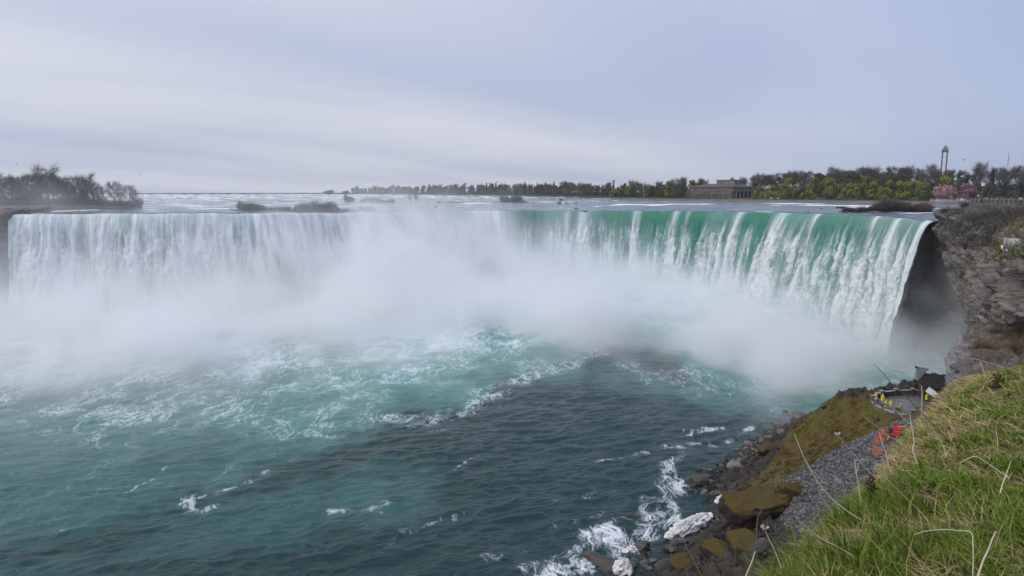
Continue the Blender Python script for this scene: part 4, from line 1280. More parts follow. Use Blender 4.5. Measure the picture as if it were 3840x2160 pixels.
ISL = [([(862, 395, 2), (950, 390, 4), (1100, 388, 5), (1250, 398, 5), (1360, 412, 4), (1412, 418, 2)], 0.6, 'long low islet of brown brush near the brink', 72, IBUSH, 1.95, 'purplish bush on the long islet near the brink'),
       ([(1295, 640, 2), (1360, 640, 7), (1440, 640, 7), (1482, 640, 2)], 0.9, 'farther islet of brush in midstream', 30, GBUSH, 2.2, 'olive bush on the farther midstream islet'),
       ([(1880, 640, 2), (1930, 640, 6), (1982, 640, 2)], 0.8, 'small green brush islet before the far grove', 16, GBUSH, 2.6, 'olive bush on the small islet before the far grove'),
       ([(1635, 600, 1), (1680, 600, 4), (1740, 600, 1)], 0.8, 'small dark brush islet in midstream', 9, IBUSH, 0.9, 'dark bush on the smallest midstream islet'),
       ([(3150, 362, 1), (3230, 360, 3), (3330, 357, 5), (3430, 352, 6), (3495, 348, 2)], 0.7, 'long brush covered islet near the right end of the brink', 72, IBUSH, 2.5, 'brown bush on the islet by the cliff')]
for pts, hg, lb, n, meshes, sc, bl in ISL:
    Cc = islet(pts, hg, lb, M_SOIL)
    for i in range(n):
        j = int(rng.randint(3, 57))
        w = max(Cc[j, 2], 0.5)
        x_, y_ = Cc[j, 0] + rng.normal() * 0.5, Cc[j, 1] + (rng.rand() - 0.5) * 1.6 * w
        ht = sc * (0.6 + 0.5 * rng.rand()) * (0.75 + 0.35 * math.sin(j * 0.21 + 1.0))
        if 'right end' in lb and j < 14:
            ht *= 0.35
        if 'near the brink' in lb and 'right' not in lb:
            ht *= 1.15 if 28 < j < 40 or 8 < j < 16 else 0.8
        plant('bush', meshes[rng.randint(len(meshes))], (x_, y_, float(upper_z(x_, y_)) + 0.3), ht, rng.rand() * 6.28, bl + ', ' + ('front' if y_ < Cc[j, 1] else 'back') + ' side, ' + ['left tip', 'left half', 'middle', 'right half', 'right tip'][min(4, j // 12)], 'bush', 'bushes: ' + lb, names=('stem', 'twigs'))
for u_, Y_, s_, l_ in [(902, 398, 0.32, 'thin bare sapling at the left end of the long brush islet'), (1300, 640, 0.45, 'thin bare sapling on the farther midstream islet'), (1540, 640, 0.4, 'little bare bush standing alone in midstream'), (1562, 640, 0.45, 'rounded bare bush alone in midstream')]:
    x_ = at(u_, 760, Y_)[0]
    plant('sapling', BARE[1], (x_, Y_, float(upper_z(x_, Y_)) + 0.2), s_, 1.0, l_, 'sapling')

# ---- twiggy brush on the cliff top right of the falls, and dry brush on the ledge
CB = [shrub(560 + i, 3.4, 2.8, 150, 0.045, M_TWIG, 0.2) for i in range(3)]


def cliff_pt(i, j):
    return CLIFF_G[i, j]


for k in range(45):
    i, j = int(rng.randint(2, 200)), int(rng.randint(20, 105))
    p = cliff_pt(i, j)
    plant('bush', CB[k % 3], p - np.array([0, 0, 0.3]), (0.30 + 0.40 * rng.rand()) * (0.75 + 0.5 * p[1] / 250), rng.rand() * 6.28, 'leafless grey bush on the cliff top, ' + ['next to the falls', 'far part', 'middle part', 'nearer part', 'nearest part'][min(4, i // 40)] + (', by the edge' if j > 60 else ', set back'), 'bush', 'bushes on the cliff top', names=('stem', 'twigs'))
M_DRY = m_leaf('dry_brush', (0.085, 0.060, 0.040), (0.20, 0.150, 0.095))
DB = [shrub(570 + i, 1.1, 1.3, 420, 0.008, M_DRY, 0.3) for i in range(3)]
for k in range(70):
    i, j = int(rng.randint(4, 106)), int(rng.randint(8, 62))
    if rng.rand() < (j - 30) / 45:
        continue
    p = LEDGE_G[i, j]
    plant('dry_bush', DB[k % 3], p - np.array([0, 0, 0.1]), 0.7 + 0.6 * rng.rand(), rng.rand() * 6.28, 'tangled dry brown bush on the shale ledge, ' + ['far', 'middle', 'near'][min(2, i // 36)] + ' part, ' + ('inland' if j < 30 else 'towards the drop'), 'bush', 'dry bushes on the shale ledge', names=('stem', 'twigs'))
# ================================================================== BUILT THINGS
def m_plain(name, col, rough=0.7, var=0.25, sc=1.0, metal=0.0):
    m, nt, out = mat_new(name)
    g = nd(nt, 'ShaderNodeNewGeometry').outputs['Position']
    n = noise(nt, g, sc, 5, 0.6, 0.2)
    c = mixc(nt, ramp(nt, n, 0.3, 0.7), tuple(x * (1 - var) for x in col), tuple(min(1, x * (1 + var)) for x in col))
    principled(nt, out, Base_Color=c, Roughness=rough, Metallic=metal, Normal=bump(nt, n, 0.3, 0.05))
    return m


M_BSTONE = m_plain('powerhouse_stone', (0.165, 0.130, 0.118), 0.9, 0.35, 0.25)
M_BSTONE2 = m_plain('powerhouse_dark_stone', (0.115, 0.092, 0.085), 0.9, 0.3, 0.3)
M_ROOF = m_plain('weathered_roof', (0.085, 0.072, 0.068), 0.8, 0.3, 0.3)
M_GLASS = m_plain('dark_window', (0.012, 0.013, 0.016), 0.15, 0.1)
M_CONC = m_plain('pale_concrete', (0.30, 0.29, 0.28), 0.9, 0.2, 0.6)
M_CONCD = m_plain('dark_concrete', (0.105, 0.10, 0.098), 0.9, 0.25, 0.6)
M_STEEL = m_plain('dark_steel', (0.05, 0.055, 0.06), 0.45, 0.15, 2.0, 0.3)
M_RAIL = m_plain('grey_rail', (0.22, 0.23, 0.25), 0.5, 0.15, 2.0, 0.4)
M_WHITE = m_plain('white_paint', (0.72, 0.73, 0.74), 0.5, 0.06)
M_FAR = m_plain('hazed_tower_concrete', (0.24, 0.27, 0.31), 0.9, 0.1, 0.05)  # concrete with the blue-grey of distant haze painted into its colour
M_FARD = m_plain('hazed_tower_windows', (0.13, 0.155, 0.185), 0.6, 0.1)  # window bands, also tinted with painted haze
M_TOWER = m_plain('tower_concrete', (0.20, 0.165, 0.165), 0.85, 0.2, 0.2)
M_TCAP = m_plain('tower_cap', (0.10, 0.105, 0.115), 0.6, 0.2, 0.3)
M_SPILL = m_plain('white_spill', (0.75, 0.78, 0.80), 0.8, 0.1, 0.2)
M_SHINGLE = m_plain('black_shingle', (0.020, 0.019, 0.020), 0.85, 0.5, 3.0)
M_DECK = m_plain('wet_deck_floor', (0.125, 0.118, 0.116), 0.35, 0.25, 0.5)
M_YEL = m_plain('yellow_poncho', (0.66, 0.58, 0.035), 0.45, 0.25, 3.0)
M_YEL2 = m_plain('amber_poncho', (0.68, 0.44, 0.03), 0.45, 0.25, 3.0)
M_RED = m_plain('red_plastic', (0.50, 0.018, 0.022), 0.45, 0.15, 3.0)
M_ORANGE = m_plain('orange_mesh', (0.55, 0.11, 0.02), 0.6, 0.15, 3.0)
M_BLACKC = m_plain('black_cloth', (0.015, 0.015, 0.018), 0.8, 0.3, 3.0)
M_BLUE = m_plain('navy_cloth', (0.02, 0.03, 0.10), 0.8, 0.2, 3.0)
M_SKIN = m_plain('skin', (0.42, 0.25, 0.18), 0.6, 0.06)
M_HAIRC = m_plain('dark_hair', (0.035, 0.022, 0.016), 0.7, 0.2)
M_WOOD = m_plain('weathered_timber', (0.085, 0.065, 0.05), 0.85, 0.3, 4.0)
M_PIPE = m_plain('grey_culvert_pipe', (0.30, 0.30, 0.29), 0.7, 0.25, 1.5)


def empty(name, loc, label, cat, rz=0.0, group=None):
    e = bpy.data.objects.new(name, None)
    link(e)
    e.location = [float(c) for c in loc]
    e.rotation_euler.z = rz
    e['label'], e['category'] = label, cat
    if group:
        e['group'] = group
    return e


def part(name, mb, mat, par, smooth=False):
    return obj(name, mb.mesh(name, mat, smooth), par)


def box_part(name, c, d, mat, par, rz=0.0, taper=1.0):
    return part(name, MB().box(c, d, rz, taper), mat, par)


# ---- stone powerhouse on the far bank
A, B_, C3 = at(2586, 742, 858), at(2744, 744, 806), at(2834, 745, 832)
fx = (B_ - A)[:2]
LEN = float(np.linalg.norm(fx))
ANG = math.atan2(fx[1], fx[0])
DEP = 42.0
HT = 15.2
pw = empty('powerhouse', (A[0], A[1], 53.8), 'long brown stone powerhouse with rows of windows and columned end', 'building', ANG)
# local x runs along the river front, local -y faces the river
box_part('wall', (LEN / 2, DEP / 2, HT / 2 - 1), (LEN, DEP, HT + 2), M_BSTONE, pw)
box_part('plinth', (LEN / 2, -0.5, 0.3), (LEN + 0.6, 1.2, 1.8), M_BSTONE2, pw)
box_part('frieze', (LEN / 2, -0.3, 10.2), (LEN + 0.7, 0.7, 0.7), M_BSTONE2, pw)
box_part('cornice', (LEN / 2, DEP / 2, HT + 0.25), (LEN + 2.2, DEP + 2.2, 0.6), M_BSTONE2, pw)
nwin = 26
for i in range(nwin):
    x_ = 1.6 + i * (LEN - 3.2) / (nwin - 1)
    w = box_part('window', (x_, -0.02, 4.4), (1.05, 0.5, 6.2), M_GLASS, pw)
    obj('sill', MB().box((x_, -0.32, 1.15), (1.3, 0.35, 0.25)).mesh('sill', M_BSTONE), w)
for i in range(20):
    x_ = 2.0 + i * (LEN - 4.0) / 19
    box_part('attic_window', (x_, -0.02, 12.6), (1.15, 0.4, 1.15), M_GLASS, pw)
for i in range(4):
    box_part('pilaster', (1.0 + i * (LEN - 2) / 3.0 + (0.8 if i == 1 else 0), -0.30, 5.0), (1.3, 0.62, 10.0), M_BSTONE2, pw)
# end facade: deep porch with four columns
box_part('porch_recess', (LEN + 0.03, DEP / 2, 5.4), (0.12, DEP * 0.72, 9.2), M_GLASS, pw)
for i in range(5):
    y_ = DEP * (0.16 + 0.17 * i)
    mbp = MB().tube([[LEN + 0.9, y_, 0.5], [LEN + 0.9, y_, 9.9]], [0.75, 0.62], 10)
    mbp.box((LEN + 0.9, y_, 10.05), (1.8, 1.8, 0.4)).box((LEN + 0.9, y_, 0.4), (1.9, 1.9, 0.5))
    part('column', mbp, M_CONC, pw)
box_part('porch_beam', (LEN + 0.9, DEP / 2, 10.9), (2.2, DEP, 1.3), M_BSTONE, pw)
for i in range(5):
    box_part('attic_window', (LEN + 0.05, DEP * (0.2 + 0.15 * i), 12.9), (0.4, 2.2, 1.2), M_GLASS, pw)
# hipped roof with a raised block
rv = [(-1.2, -1.2, HT + 0.55), (LEN + 1.2, -1.2, HT + 0.55), (LEN + 1.2, DEP + 1.2, HT + 0.55), (-1.2, DEP + 1.2, HT + 0.55),
      (14, DEP * 0.4, HT + 4.4), (LEN - 14, DEP * 0.4, HT + 4.4), (LEN - 14, DEP * 0.6, HT + 4.4), (14, DEP * 0.6, HT + 4.4)]
rf = part('roof', MB().add(rv, [[0, 1, 5, 4], [1, 2, 6, 5], [2, 3, 7, 6], [3, 0, 4, 7], [4, 5, 6, 7]]), M_ROOF, pw)
obj('raised_block', MB().box((LEN * 0.66, DEP * 0.5, HT + 5.6), (26, 13, 5.6)).mesh('raised_block', M_BSTONE), rf)
obj('parapet', MB().box((LEN * 0.66, DEP * 0.5, HT + 8.5), (27, 14, 0.5)).mesh('parapet', M_BSTONE2), rf)
# intake wall and sluice in front
q = at(2740, 756, 790)
iw = empty('intake_wall', (q[0], q[1], 51.5), 'dark concrete intake wall with sluice in front of the powerhouse', 'wall', ANG)
for k in range(5):
    box_part('pier', (-5 + k * 6.5, 0, 2.0), (1.6, 5, 4.4), M_CONCD, iw)
box_part('beam', (8, 0.3, 3.9), (30, 3.6, 0.8), M_CONCD, iw)
box_part('wing_wall', (26, 2, 1.9), (9, 7, 4.6), M_CONCD, iw)

# ---- long low weir across the right half of the upper river
W0, W1 = at(3660, 768, 540), at(2330, 752, 800)
wp = np.linspace(0, 1, 60)[:, None]
WP = np.c_[W0[:2] + (W1 - W0)[:2] * wp, np.zeros(60)]
WP[:, 2] = [float(river_z(y)) for y in WP[:, 1]]
dirw = (W1 - W0)[:2] / np.linalg.norm((W1 - W0)[:2])
nw = np.array([-dirw[1], dirw[0]])
if nw[1] > 0:
    nw = -nw                                           # downstream, towards the falls
rows = []
for d_, h_ in ((-9, 0.6), (-1.6, 2.1), (0, 2.35), (1.0, 2.15), (1.9, 1.2), (2.6, 0.0), (2.8, -1.5)):
    rows.append(np.c_[WP[:, :2] + nw * d_, WP[:, 2] + h_ + 0.04 * fbm(WP[:, 0] / 4, d_, 0.0, o=2, seed=2)])
obj('weir', mesh_np('weir', np.stack(rows).reshape(-1, 3), grid_faces(7, 60), m_plain('weir_sill', (0.095, 0.075, 0.066), 0.5, 0.3, 0.1)),
    label='long low brown weir sill crossing the upper river before the far trees', cat='weir')
# foam apron below the weir
# ---- control dam upstream on the left
dx0, dx1 = at(500, 731, 1850), at(1330, 733, 1990)
dv = (dx1 - dx0)[:2]
dl = float(np.linalg.norm(dv))
dm = empty('control_dam', (dx0[0], dx0[1], float(river_z(1900))), 'long dark dam with white spilling gates on the horizon', 'dam', math.atan2(dv[1], dv[0]))
box_part('deck', (dl / 2, 0, 2.75), (dl, 9, 0.9), M_CONCD, dm)
ng_ = 15
for i in range(ng_):
    box_part('pier', (i * dl / ng_ * 1.0 + 8, 0, 0.7), (16, 8, 3.4), M_CONCD, dm)
    if i < 11:
        box_part('spillway', (i * dl / ng_ + 8 + dl / ng_ / 2, -1.5, 0.2), (dl / ng_ - 16.2, 6, 2.6), M_SPILL, dm)
# ---- apartment blocks on the horizon
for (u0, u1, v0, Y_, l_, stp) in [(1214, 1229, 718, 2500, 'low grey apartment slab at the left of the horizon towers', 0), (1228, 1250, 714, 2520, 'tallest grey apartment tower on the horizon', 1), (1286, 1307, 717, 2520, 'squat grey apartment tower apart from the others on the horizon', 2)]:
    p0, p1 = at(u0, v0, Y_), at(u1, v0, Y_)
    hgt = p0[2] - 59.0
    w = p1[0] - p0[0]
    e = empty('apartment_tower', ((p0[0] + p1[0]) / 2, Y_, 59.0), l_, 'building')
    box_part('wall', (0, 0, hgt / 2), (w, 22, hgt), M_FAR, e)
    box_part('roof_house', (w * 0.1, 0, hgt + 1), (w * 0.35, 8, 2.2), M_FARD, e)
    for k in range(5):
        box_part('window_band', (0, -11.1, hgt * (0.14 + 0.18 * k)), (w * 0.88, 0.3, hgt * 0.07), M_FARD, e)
# ---- slender tower on the hill
p = at(3538, 640, 800)
ztop = at(3539, 547, 800)[2]
g0 = p[2] - 12
tw = empty('observation_tower', (p[0], 800, g0), 'slender four legged concrete tower with pointed cap above the trees', 'tower', R(-27))
H = ztop - g0
for sx in (-1, 1):
    for sy in (-1, 1):
        mbp = MB().box((sx * 2.3, sy * 2.3, (H - 7) / 2), (1.15, 1.15, H - 7), 0, 0.94)
        part('leg', mbp, M_TOWER, tw)
for k in range(3):
    box_part('brace', (0, 0, H * (0.25 + 0.22 * k)), (4.4, 0.35, 0.35), M_TOWER, tw)
cp = box_part('cap', (0, 0, H - 6.2), (6.6, 6.6, 1.8), M_TCAP, tw)
obj('drum', MB().box((0, 0, H - 4.7), (5.8, 5.8, 1.3)).mesh('drum', M_CONC), cp)
obj('spire', MB().box((0, 0, H - 1.6), (6.2, 6.2, 5.0), 0, 0.02).mesh('spire', M_TCAP), cp)
# ---- radio mast and a brick chimney
p = at(3777, 640, 900)
ms = empty('radio_mast', (p[0], 900, p[2] - 6), 'thin red grey radio mast above the trees at the far right', 'mast')
mbp = MB()
for k in range(3):
    a_ = k * 2.094
    mbp.tube([[0.7 * math.cos(a_), 0.7 * math.sin(a_), 0], [0.2 * math.cos(a_), 0.2 * math.sin(a_), 28]], 0.10, 4)
part('lattice', mbp, M_TOWER, ms)
part('antenna', MB().tube([[0, 0, 27.5], [0, 0, 32]], 0.07, 5), M_TOWER, ms)
box_part('dish', (0.5, -0.5, 20), (1.0, 0.5, 1.0), M_RAIL, ms)
p = far_ground(2176, 60)
ch = empty('chimney', p, 'dark square brick chimney poking above the far trees', 'chimney')
box_part('shaft', (0, 0, 11.5), (2.6, 2.6, 23), M_BSTONE2, ch, 0, 0.85)
box_part('rim', (0, 0, 23.2), (2.8, 2.8, 0.6), M_BSTONE2, ch)


# ---- road parapet, cars and cherry park on the right bank
p0, p1 = at(3490, 757, 612), at(3700, 760, 575)
d2 = (p1 - p0)[:2]
rp = empty('road_parapet', (p0[0], p0[1], 53.2), 'pale concrete road parapet with posts below the cherry trees', 'wall', math.atan2(d2[1], d2[0]))
Lp = float(np.linalg.norm(d2))
box_part('panel', (Lp / 2, 0, 0.9), (Lp, 0.5, 2.6), M_CONC, rp)
box_part('coping', (Lp / 2, 0, 2.95), (Lp + 0.4, 0.9, 0.35), M_CONC, rp)
for i in range(9):
    box_part('post', (i * Lp / 8, 0, 1.7), (0.9, 1.0, 3.6), M_CONC, rp)


def car(u_, v_, d_, label, mat, van=False, rz=0.3):
    g = far_ground(u_, d_)
    e = empty('parked_van' if van else 'parked_car', (g[0], g[1], g[2]), label, 'van' if van else 'car', rz)
    L_, W_, Hh = (5.4, 2.0, 2.2) if van else (4.4, 1.8, 1.4)
    prof = [(-L_ / 2, 0.35), (-L_ / 2, Hh * 0.55), (-L_ * 0.36, Hh * 0.62), (-L_ * 0.2, Hh), (L_ * (0.47 if van else 0.25), Hh), (L_ * (0.5 if van else 0.42), Hh * 0.62), (L_ / 2, Hh * 0.58), (L_ / 2, 0.35)]
    n = len(prof)
    V = [(x_, -W_ / 2, z_) for x_, z_ in prof] + [(x_, W_ / 2, z_) for x_, z_ in prof]
    F = [[i, (i + 1) % n, n + (i + 1) % n, n + i] for i in range(n)]
    mbp = MB().add(V, F)
    for off in (0, n):
        mbp.add([V[off + i] for i in range(n)], [[0, i, i + 1] if off == 0 else [0, i + 1, i] for i in range(1, n - 1)])
    part('body', mbp, mat, e)
    for sy in (-1, 1):
        box_part('side_window', (0.05 * L_, sy * (W_ / 2 + 0.012), Hh * 0.80), (L_ * 0.42, 0.02, Hh * 0.24), M_GLASS, e)
        for sx in (-0.32, 0.32):
            part('wheel', MB().tube([[sx * L_, sy * (W_ / 2 - 0.1), 0.33], [sx * L_, sy * (W_ / 2 + 0.06), 0.33]], 0.34, 10), M_BLACKC, e)


car(3583, 740, 4, 'white van parked before the right pink cherry tree', M_WHITE, True)
car(3494, 744, 4, 'small white car parked before the left pink cherry tree', M_WHITE)
for u_ in (2878, 2905):
    car(u_, 742, 5, 'small pale car under the lime trees right of the powerhouse, ' + ('left one' if u_ < 2890 else 'right one'), M_WHITE)
car(3050, 745, 5, 'grey car under the lime trees left of the twin conifers', M_CONC)

# ---- terrace above the right end of the falls
T0, T1 = at(3640, 760, 214), at(3920, 757, 182)
TZ = 58.35
d2 = (T1 - T0)[:2]
LT_ = float(np.linalg.norm(d2))
ter = empty('terrace', (T0[0], T0[1], TZ), 'stone lookout terrace with pillared railing above the cliff', 'terrace', math.atan2(d2[1], d2[0]))
wl = MB()
wl.box((LT_ / 2, 0.25, -2.5), (LT_, 0.5, 5.0))
wl.box((0.25, 9, -2.6), (0.5, 17.4, 4.9))
part('retaining_wall', wl, M_CLIFF, ter)
box_part('paving', (LT_ / 2 + 0.3, 10, -0.2), (LT_, 18.8, 0.3), M_CONC, ter)
npil = 17
for i in range(npil):
    x_ = 0.4 + i * (LT_ - 0.6) / (npil - 1)
    pl_ = box_part('pillar', (x_, 0.25, 0.52), (0.62, 0.62, 1.04), M_CONCD, ter)
    obj('cap', MB().box((x_, 0.25, 1.1), (0.74, 0.74, 0.14)).mesh('cap', M_CONC), pl_)
for zz in (0.38, 0.72, 0.98):
    part('rail', MB().tube([[0.3, 0.25, zz], [LT_, 0.25, zz]], 0.045, 6), M_RAIL, ter)
mbp = MB()
for i in range(150):
    mbp.tube([[0.6 + i * (LT_ - 1) / 149, 0.25, 0.02], [0.6 + i * (LT_ - 1) / 149, 0.25, 0.97]], 0.014, 3, False)
part('balusters', mbp, M_RAIL, ter)
# street lamp with a lantern head
p = at(3709, 742, 205)
lp = empty('street_lamp', (p[0], 205 + 3, TZ), 'tall dark lamp post with white lantern on the crowded terrace', 'lamp')
part('post', MB().tube([[0, 0, 0], [0, 0, 0.5], [0, 0, 0.6], [0, 0, 4.7]], [0.26, 0.24, 0.15, 0.11], 8), M_STEEL, lp)
part('collar', MB().tube([[0, 0, 4.7], [0, 0, 4.85], [0, 0, 5.0]], [0.08, 0.22, 0.20], 8), M_STEEL, lp)
part('lantern', MB().box((0, 0, 5.5), (0.62, 0.62, 1.0), 0, 1.4), M_WHITE, lp)
part('lantern_cap', MB().box((0, 0, 6.16), (0.98, 0.98, 0.34), 0, 0.2), M_STEEL, lp)


# ---- people: one skinned figure each
def person_mesh(seed, pose='stand', poncho=None, coat=None, trousers=None, lean=0.0):
    rg = np.random.RandomState(seed)
    v = {'pel': (0, 0, 0.95), 'sp': (0, 0.01, 1.15), 'ch': (0, 0.0, 1.35), 'nk': (0, 0, 1.50), 'hd': (0, -0.02, 1.60), 'ht': (0, -0.02, 1.74),
         'hl': (-0.10, 0, 0.90), 'kl': (-0.11, -0.02, 0.50), 'al': (-0.12, 0.02, 0.09), 'tl': (-0.13, -0.12, 0.03),
         'hr': (0.10, 0, 0.90), 'kr': (0.11, -0.02, 0.50), 'ar': (0.12, 0.02, 0.09), 'tr': (0.13, -0.12, 0.03),
         'sl': (-0.19, 0, 1.42), 'el': (-0.26, 0.02, 1.14), 'wl': (-0.24, -0.14, 0.95), 'fl': (-0.23, -0.20, 0.88),
         'sr': (0.19, 0, 1.42), 'er': (0.26, 0.02, 1.14), 'wr': (0.22, -0.16, 0.98), 'fr': (0.20, -0.23, 0.94)}
    if pose == 'photo':
        v.update({'el': (-0.26, -0.16, 1.22), 'wl': (-0.12, -0.32, 1.40), 'fl': (-0.06, -0.35, 1.46), 'er': (0.26, -0.16, 1.22), 'wr': (0.12, -0.32, 1.40), 'fr': (0.06, -0.35, 1.46)})
    if pose == 'rail':
        v.update({'el': (-0.28, -0.14, 1.16), 'wl': (-0.22, -0.36, 1.08), 'fl': (-0.20, -0.44, 1.08), 'er': (0.28, -0.14, 1.16), 'wr': (0.22, -0.36, 1.08), 'fr': (0.20, -0.44, 1.08)})
    if pose == 'walk':
        v.update({'kl': (-0.11, -0.18, 0.52), 'al': (-0.12, -0.22, 0.11), 'tl': (-0.12, -0.36, 0.04), 'kr': (0.11, 0.06, 0.50), 'ar': (0.12, 0.30, 0.14), 'tr': (0.12, 0.20, 0.03)})
    if pose == 'crouch':
        dz = -0.48
        for k in ('pel', 'sp', 'ch', 'nk', 'hd', 'ht', 'hl', 'hr', 'sl', 'el', 'wl', 'fl', 'sr', 'er', 'wr', 'fr'):
            x_, y_, z_ = v[k]
            bend = max(0, z_ - 0.9) * 0.55
            v[k] = (x_, y_ + 0.12 - bend, z_ + dz - max(0, z_ - 0.9) * 0.12)
        v.update({'kl': (-0.16, -0.28, 0.48), 'kr': (0.16, -0.28, 0.48), 'wl': (-0.14, -0.62, 0.42), 'fl': (-0.10, -0.70, 0.36), 'wr': (0.16, -0.62, 0.44), 'fr': (0.12, -0.70, 0.38)})
    if lean:
        for k, (x_, y_, z_) in list(v.items()):
            if z_ > 0.95:
                v[k] = (x_, y_ - lean * (z_ - 0.95), z_)
    rad = {'pel': 0.135, 'sp': 0.13, 'ch': 0.15, 'nk': 0.06, 'hd': 0.095, 'ht': 0.075, 'h': 0.095, 'k': 0.068, 'a': 0.048, 't': 0.045, 's': 0.075, 'e': 0.052, 'w': 0.040, 'f': 0.038}
    ed = [('pel', 'sp'), ('sp', 'ch'), ('ch', 'nk'), ('nk', 'hd'), ('hd', 'ht')]
    for s in 'lr':
        ed += [('pel', 'h' + s), ('h' + s, 'k' + s), ('k' + s, 'a' + s), ('a' + s, 't' + s), ('ch', 's' + s), ('s' + s, 'e' + s), ('e' + s, 'w' + s), ('w' + s, 'f' + s)]
    names = list(v)
    me = bpy.data.meshes.new('body')
    me.from_pydata([v[n] for n in names], [(names.index(a), names.index(b)) for a, b in ed], [])
    ob = bpy.data.objects.new('tmp_body', me)
    link(ob)
    md = ob.modifiers.new('skin', 'SKIN')
    md.use_smooth_shade = True
    ss = ob.modifiers.new('sub', 'SUBSURF')
    ss.levels = 1
    ss.render_levels = 1
    for i, n in enumerate(names):
        r = rad.get(n, rad.get(n[0]))
        me.skin_vertices[0].data[i].radius = (r, r * (0.8 if n in ('ch', 'sp', 'pel') else 1))
        me.skin_vertices[0].data[i].use_root = n == 'pel'
    dg = bpy.context.evaluated_depsgraph_get()
    nm = bpy.data.meshes.new_from_object(ob.evaluated_get(dg))
    bpy.data.objects.remove(ob)
    nm.name = 'body'
    return nm, v


BODIES = {k: person_mesh(1, k) for k in ('stand', 'photo', 'rail', 'walk', 'crouch')}


def paint_body(me, skin, top, legs, waist=0.95, neck=1.52):
    """one continuous body: trousers, top and skin by height"""
    me = me.copy()
    me.materials.clear()
    for m_ in (skin, top, legs, M_BLACKC):
        me.materials.append(m_)
    idx = []
    for p_ in me.polygons:
        c = p_.center
        if c.z > neck:
            idx.append(0)
        elif c.z < 0.10:
            idx.append(3)
        elif c.z < waist and abs(c.x) < 0.2:
            idx.append(2)
        elif math.hypot(c.x, c.y) > 0.34 and c.z > 0.8 and c.y < -0.18:
            idx.append(0)
        else:
            idx.append(1)
    me.polygons.foreach_set('material_index', idx)
    return me


def head_bits(par, v, hair, hood=None):
    hd = np.array(v['hd']) + np.array([0, 0, 0.06])
    rg = np.random.RandomState(3)
    th, ph = np.meshgrid(np.linspace(0.05, 1.75, 7), np.linspace(0, 2 * math.pi, 13))
    r = 0.125 if hood is None else 0.150
    V = np.stack([r * 0.9 * np.sin(th) * np.cos(ph), 0.015 + r * np.sin(th) * np.sin(ph) * np.where(np.sin(ph) < 0, 0.55, 1.0), 0.02 + r * 1.05 * np.cos(th)], -1)
    nm = 'hair' if hood is None else 'hood'
    obj(nm, mesh_np(nm, V.reshape(-1, 3) + hd, grid_faces(13, 7), hood or hair), par)
    nose = MB().box(hd + np.array([0, -0.115, -0.03]), (0.026, 0.04, 0.045))
    obj('nose', nose.mesh('nose', M_SKIN), par)
    for sx in (-1, 1):
        obj('eye', MB().box(hd + np.array([sx * 0.036, -0.102, 0.005]), (0.022, 0.012, 0.012)).mesh('eye', M_BLACKC), par)
    obj('mouth', MB().box(hd + np.array([0, -0.100, -0.075]), (0.045, 0.012, 0.010)).mesh('mouth', M_RED), par)


def poncho_mesh(v, seed, mat, flare=1.0):
    rg = np.random.RandomState(seed)
    lv = [(1.53, 0.10, 0.09), (1.44, 0.24, 0.13), (1.20, 0.33, 0.20), (0.95, 0.33, 0.23), (0.70, 0.34 * flare, 0.26 * flare), (0.46, 0.37 * flare, 0.29 * flare)]
    ph = np.linspace(0, 2 * math.pi, 19)
    V = []
    for k, (z_, rx, ry) in enumerate(lv):
        fold = 1 + 0.07 * np.sin(ph * 5 + seed) * (k / 5) + 0.04 * rg.normal(size=19) * (k / 5)
        fold[-1] = fold[0]
        V.append(np.stack([rx * np.cos(ph) * fold, v['ch'][1] * 0.6 + ry * np.sin(ph) * fold, np.full(19, z_) + 0.03 * rg.normal() * (k > 3)], -1))
    return mesh_np('poncho', np.stack(V).reshape(-1, 3), grid_faces(6, 19)[:, ::-1], mat)


def person(loc, rz, pose, label, top, legs, hair=M_HAIRC, poncho=None, scale=1.0, group=None, seed=0, detail=True):
    me, v = BODIES[pose]
    e = obj('person', paint_body(me, M_SKIN, top, legs, 0.95 if pose != 'crouch' else 0.62, 1.52 if pose != 'crouch' else 0.93), None, label, 'person', group)
    e.location = [float(c) for c in loc]
    e.rotation_euler.z = rz
    e.scale = (scale,) * 3
    if poncho is not None and pose != 'crouch':
        obj('poncho', poncho_mesh(v, seed, poncho), e)
    if detail:
        head_bits(e, v, hair, poncho)
    return e


# visitors along the terrace railing
rg = np.random.RandomState(5)
TOPS = [m_plain('jacket_' + n, c, 0.8, 0.2, 4) for n, c in [('charcoal', (0.03, 0.03, 0.035)), ('maroon', (0.13, 0.03, 0.035)), ('brown', (0.10, 0.055, 0.035)), ('lilac', (0.25, 0.24, 0.36)), ('pink', (0.36, 0.16, 0.18)), ('white', (0.55, 0.55, 0.58)), ('navy', (0.03, 0.04, 0.09)), ('tan', (0.28, 0.20, 0.14)), ('teal', (0.05, 0.12, 0.13))]]
TN = ['charcoal', 'maroon', 'brown', 'lilac', 'pink', 'white', 'navy', 'tan', 'teal']
ca, sa = math.cos(ter.rotation_euler.z), math.sin(ter.rotation_euler.z)
order = [0, 8, 4, 7, 3, 5, 0, 3, 1, 4, 1, 0, 2, 0, 2, 7, 6, 2, 0, 5, 1, 6, 7, 0, 2, 3]
nth = ['first', 'second', 'third', 'fourth', 'fifth', 'sixth', 'seventh', 'eighth', 'ninth', 'tenth', 'eleventh', 'twelfth', 'thirteenth', 'fourteenth', 'fifteenth', 'sixteenth', 'seventeenth', 'eighteenth', 'nineteenth', 'twentieth', 'twenty-first', 'twenty-second', 'twenty-third', 'twenty-fourth', 'twenty-fifth', 'twenty-sixth']
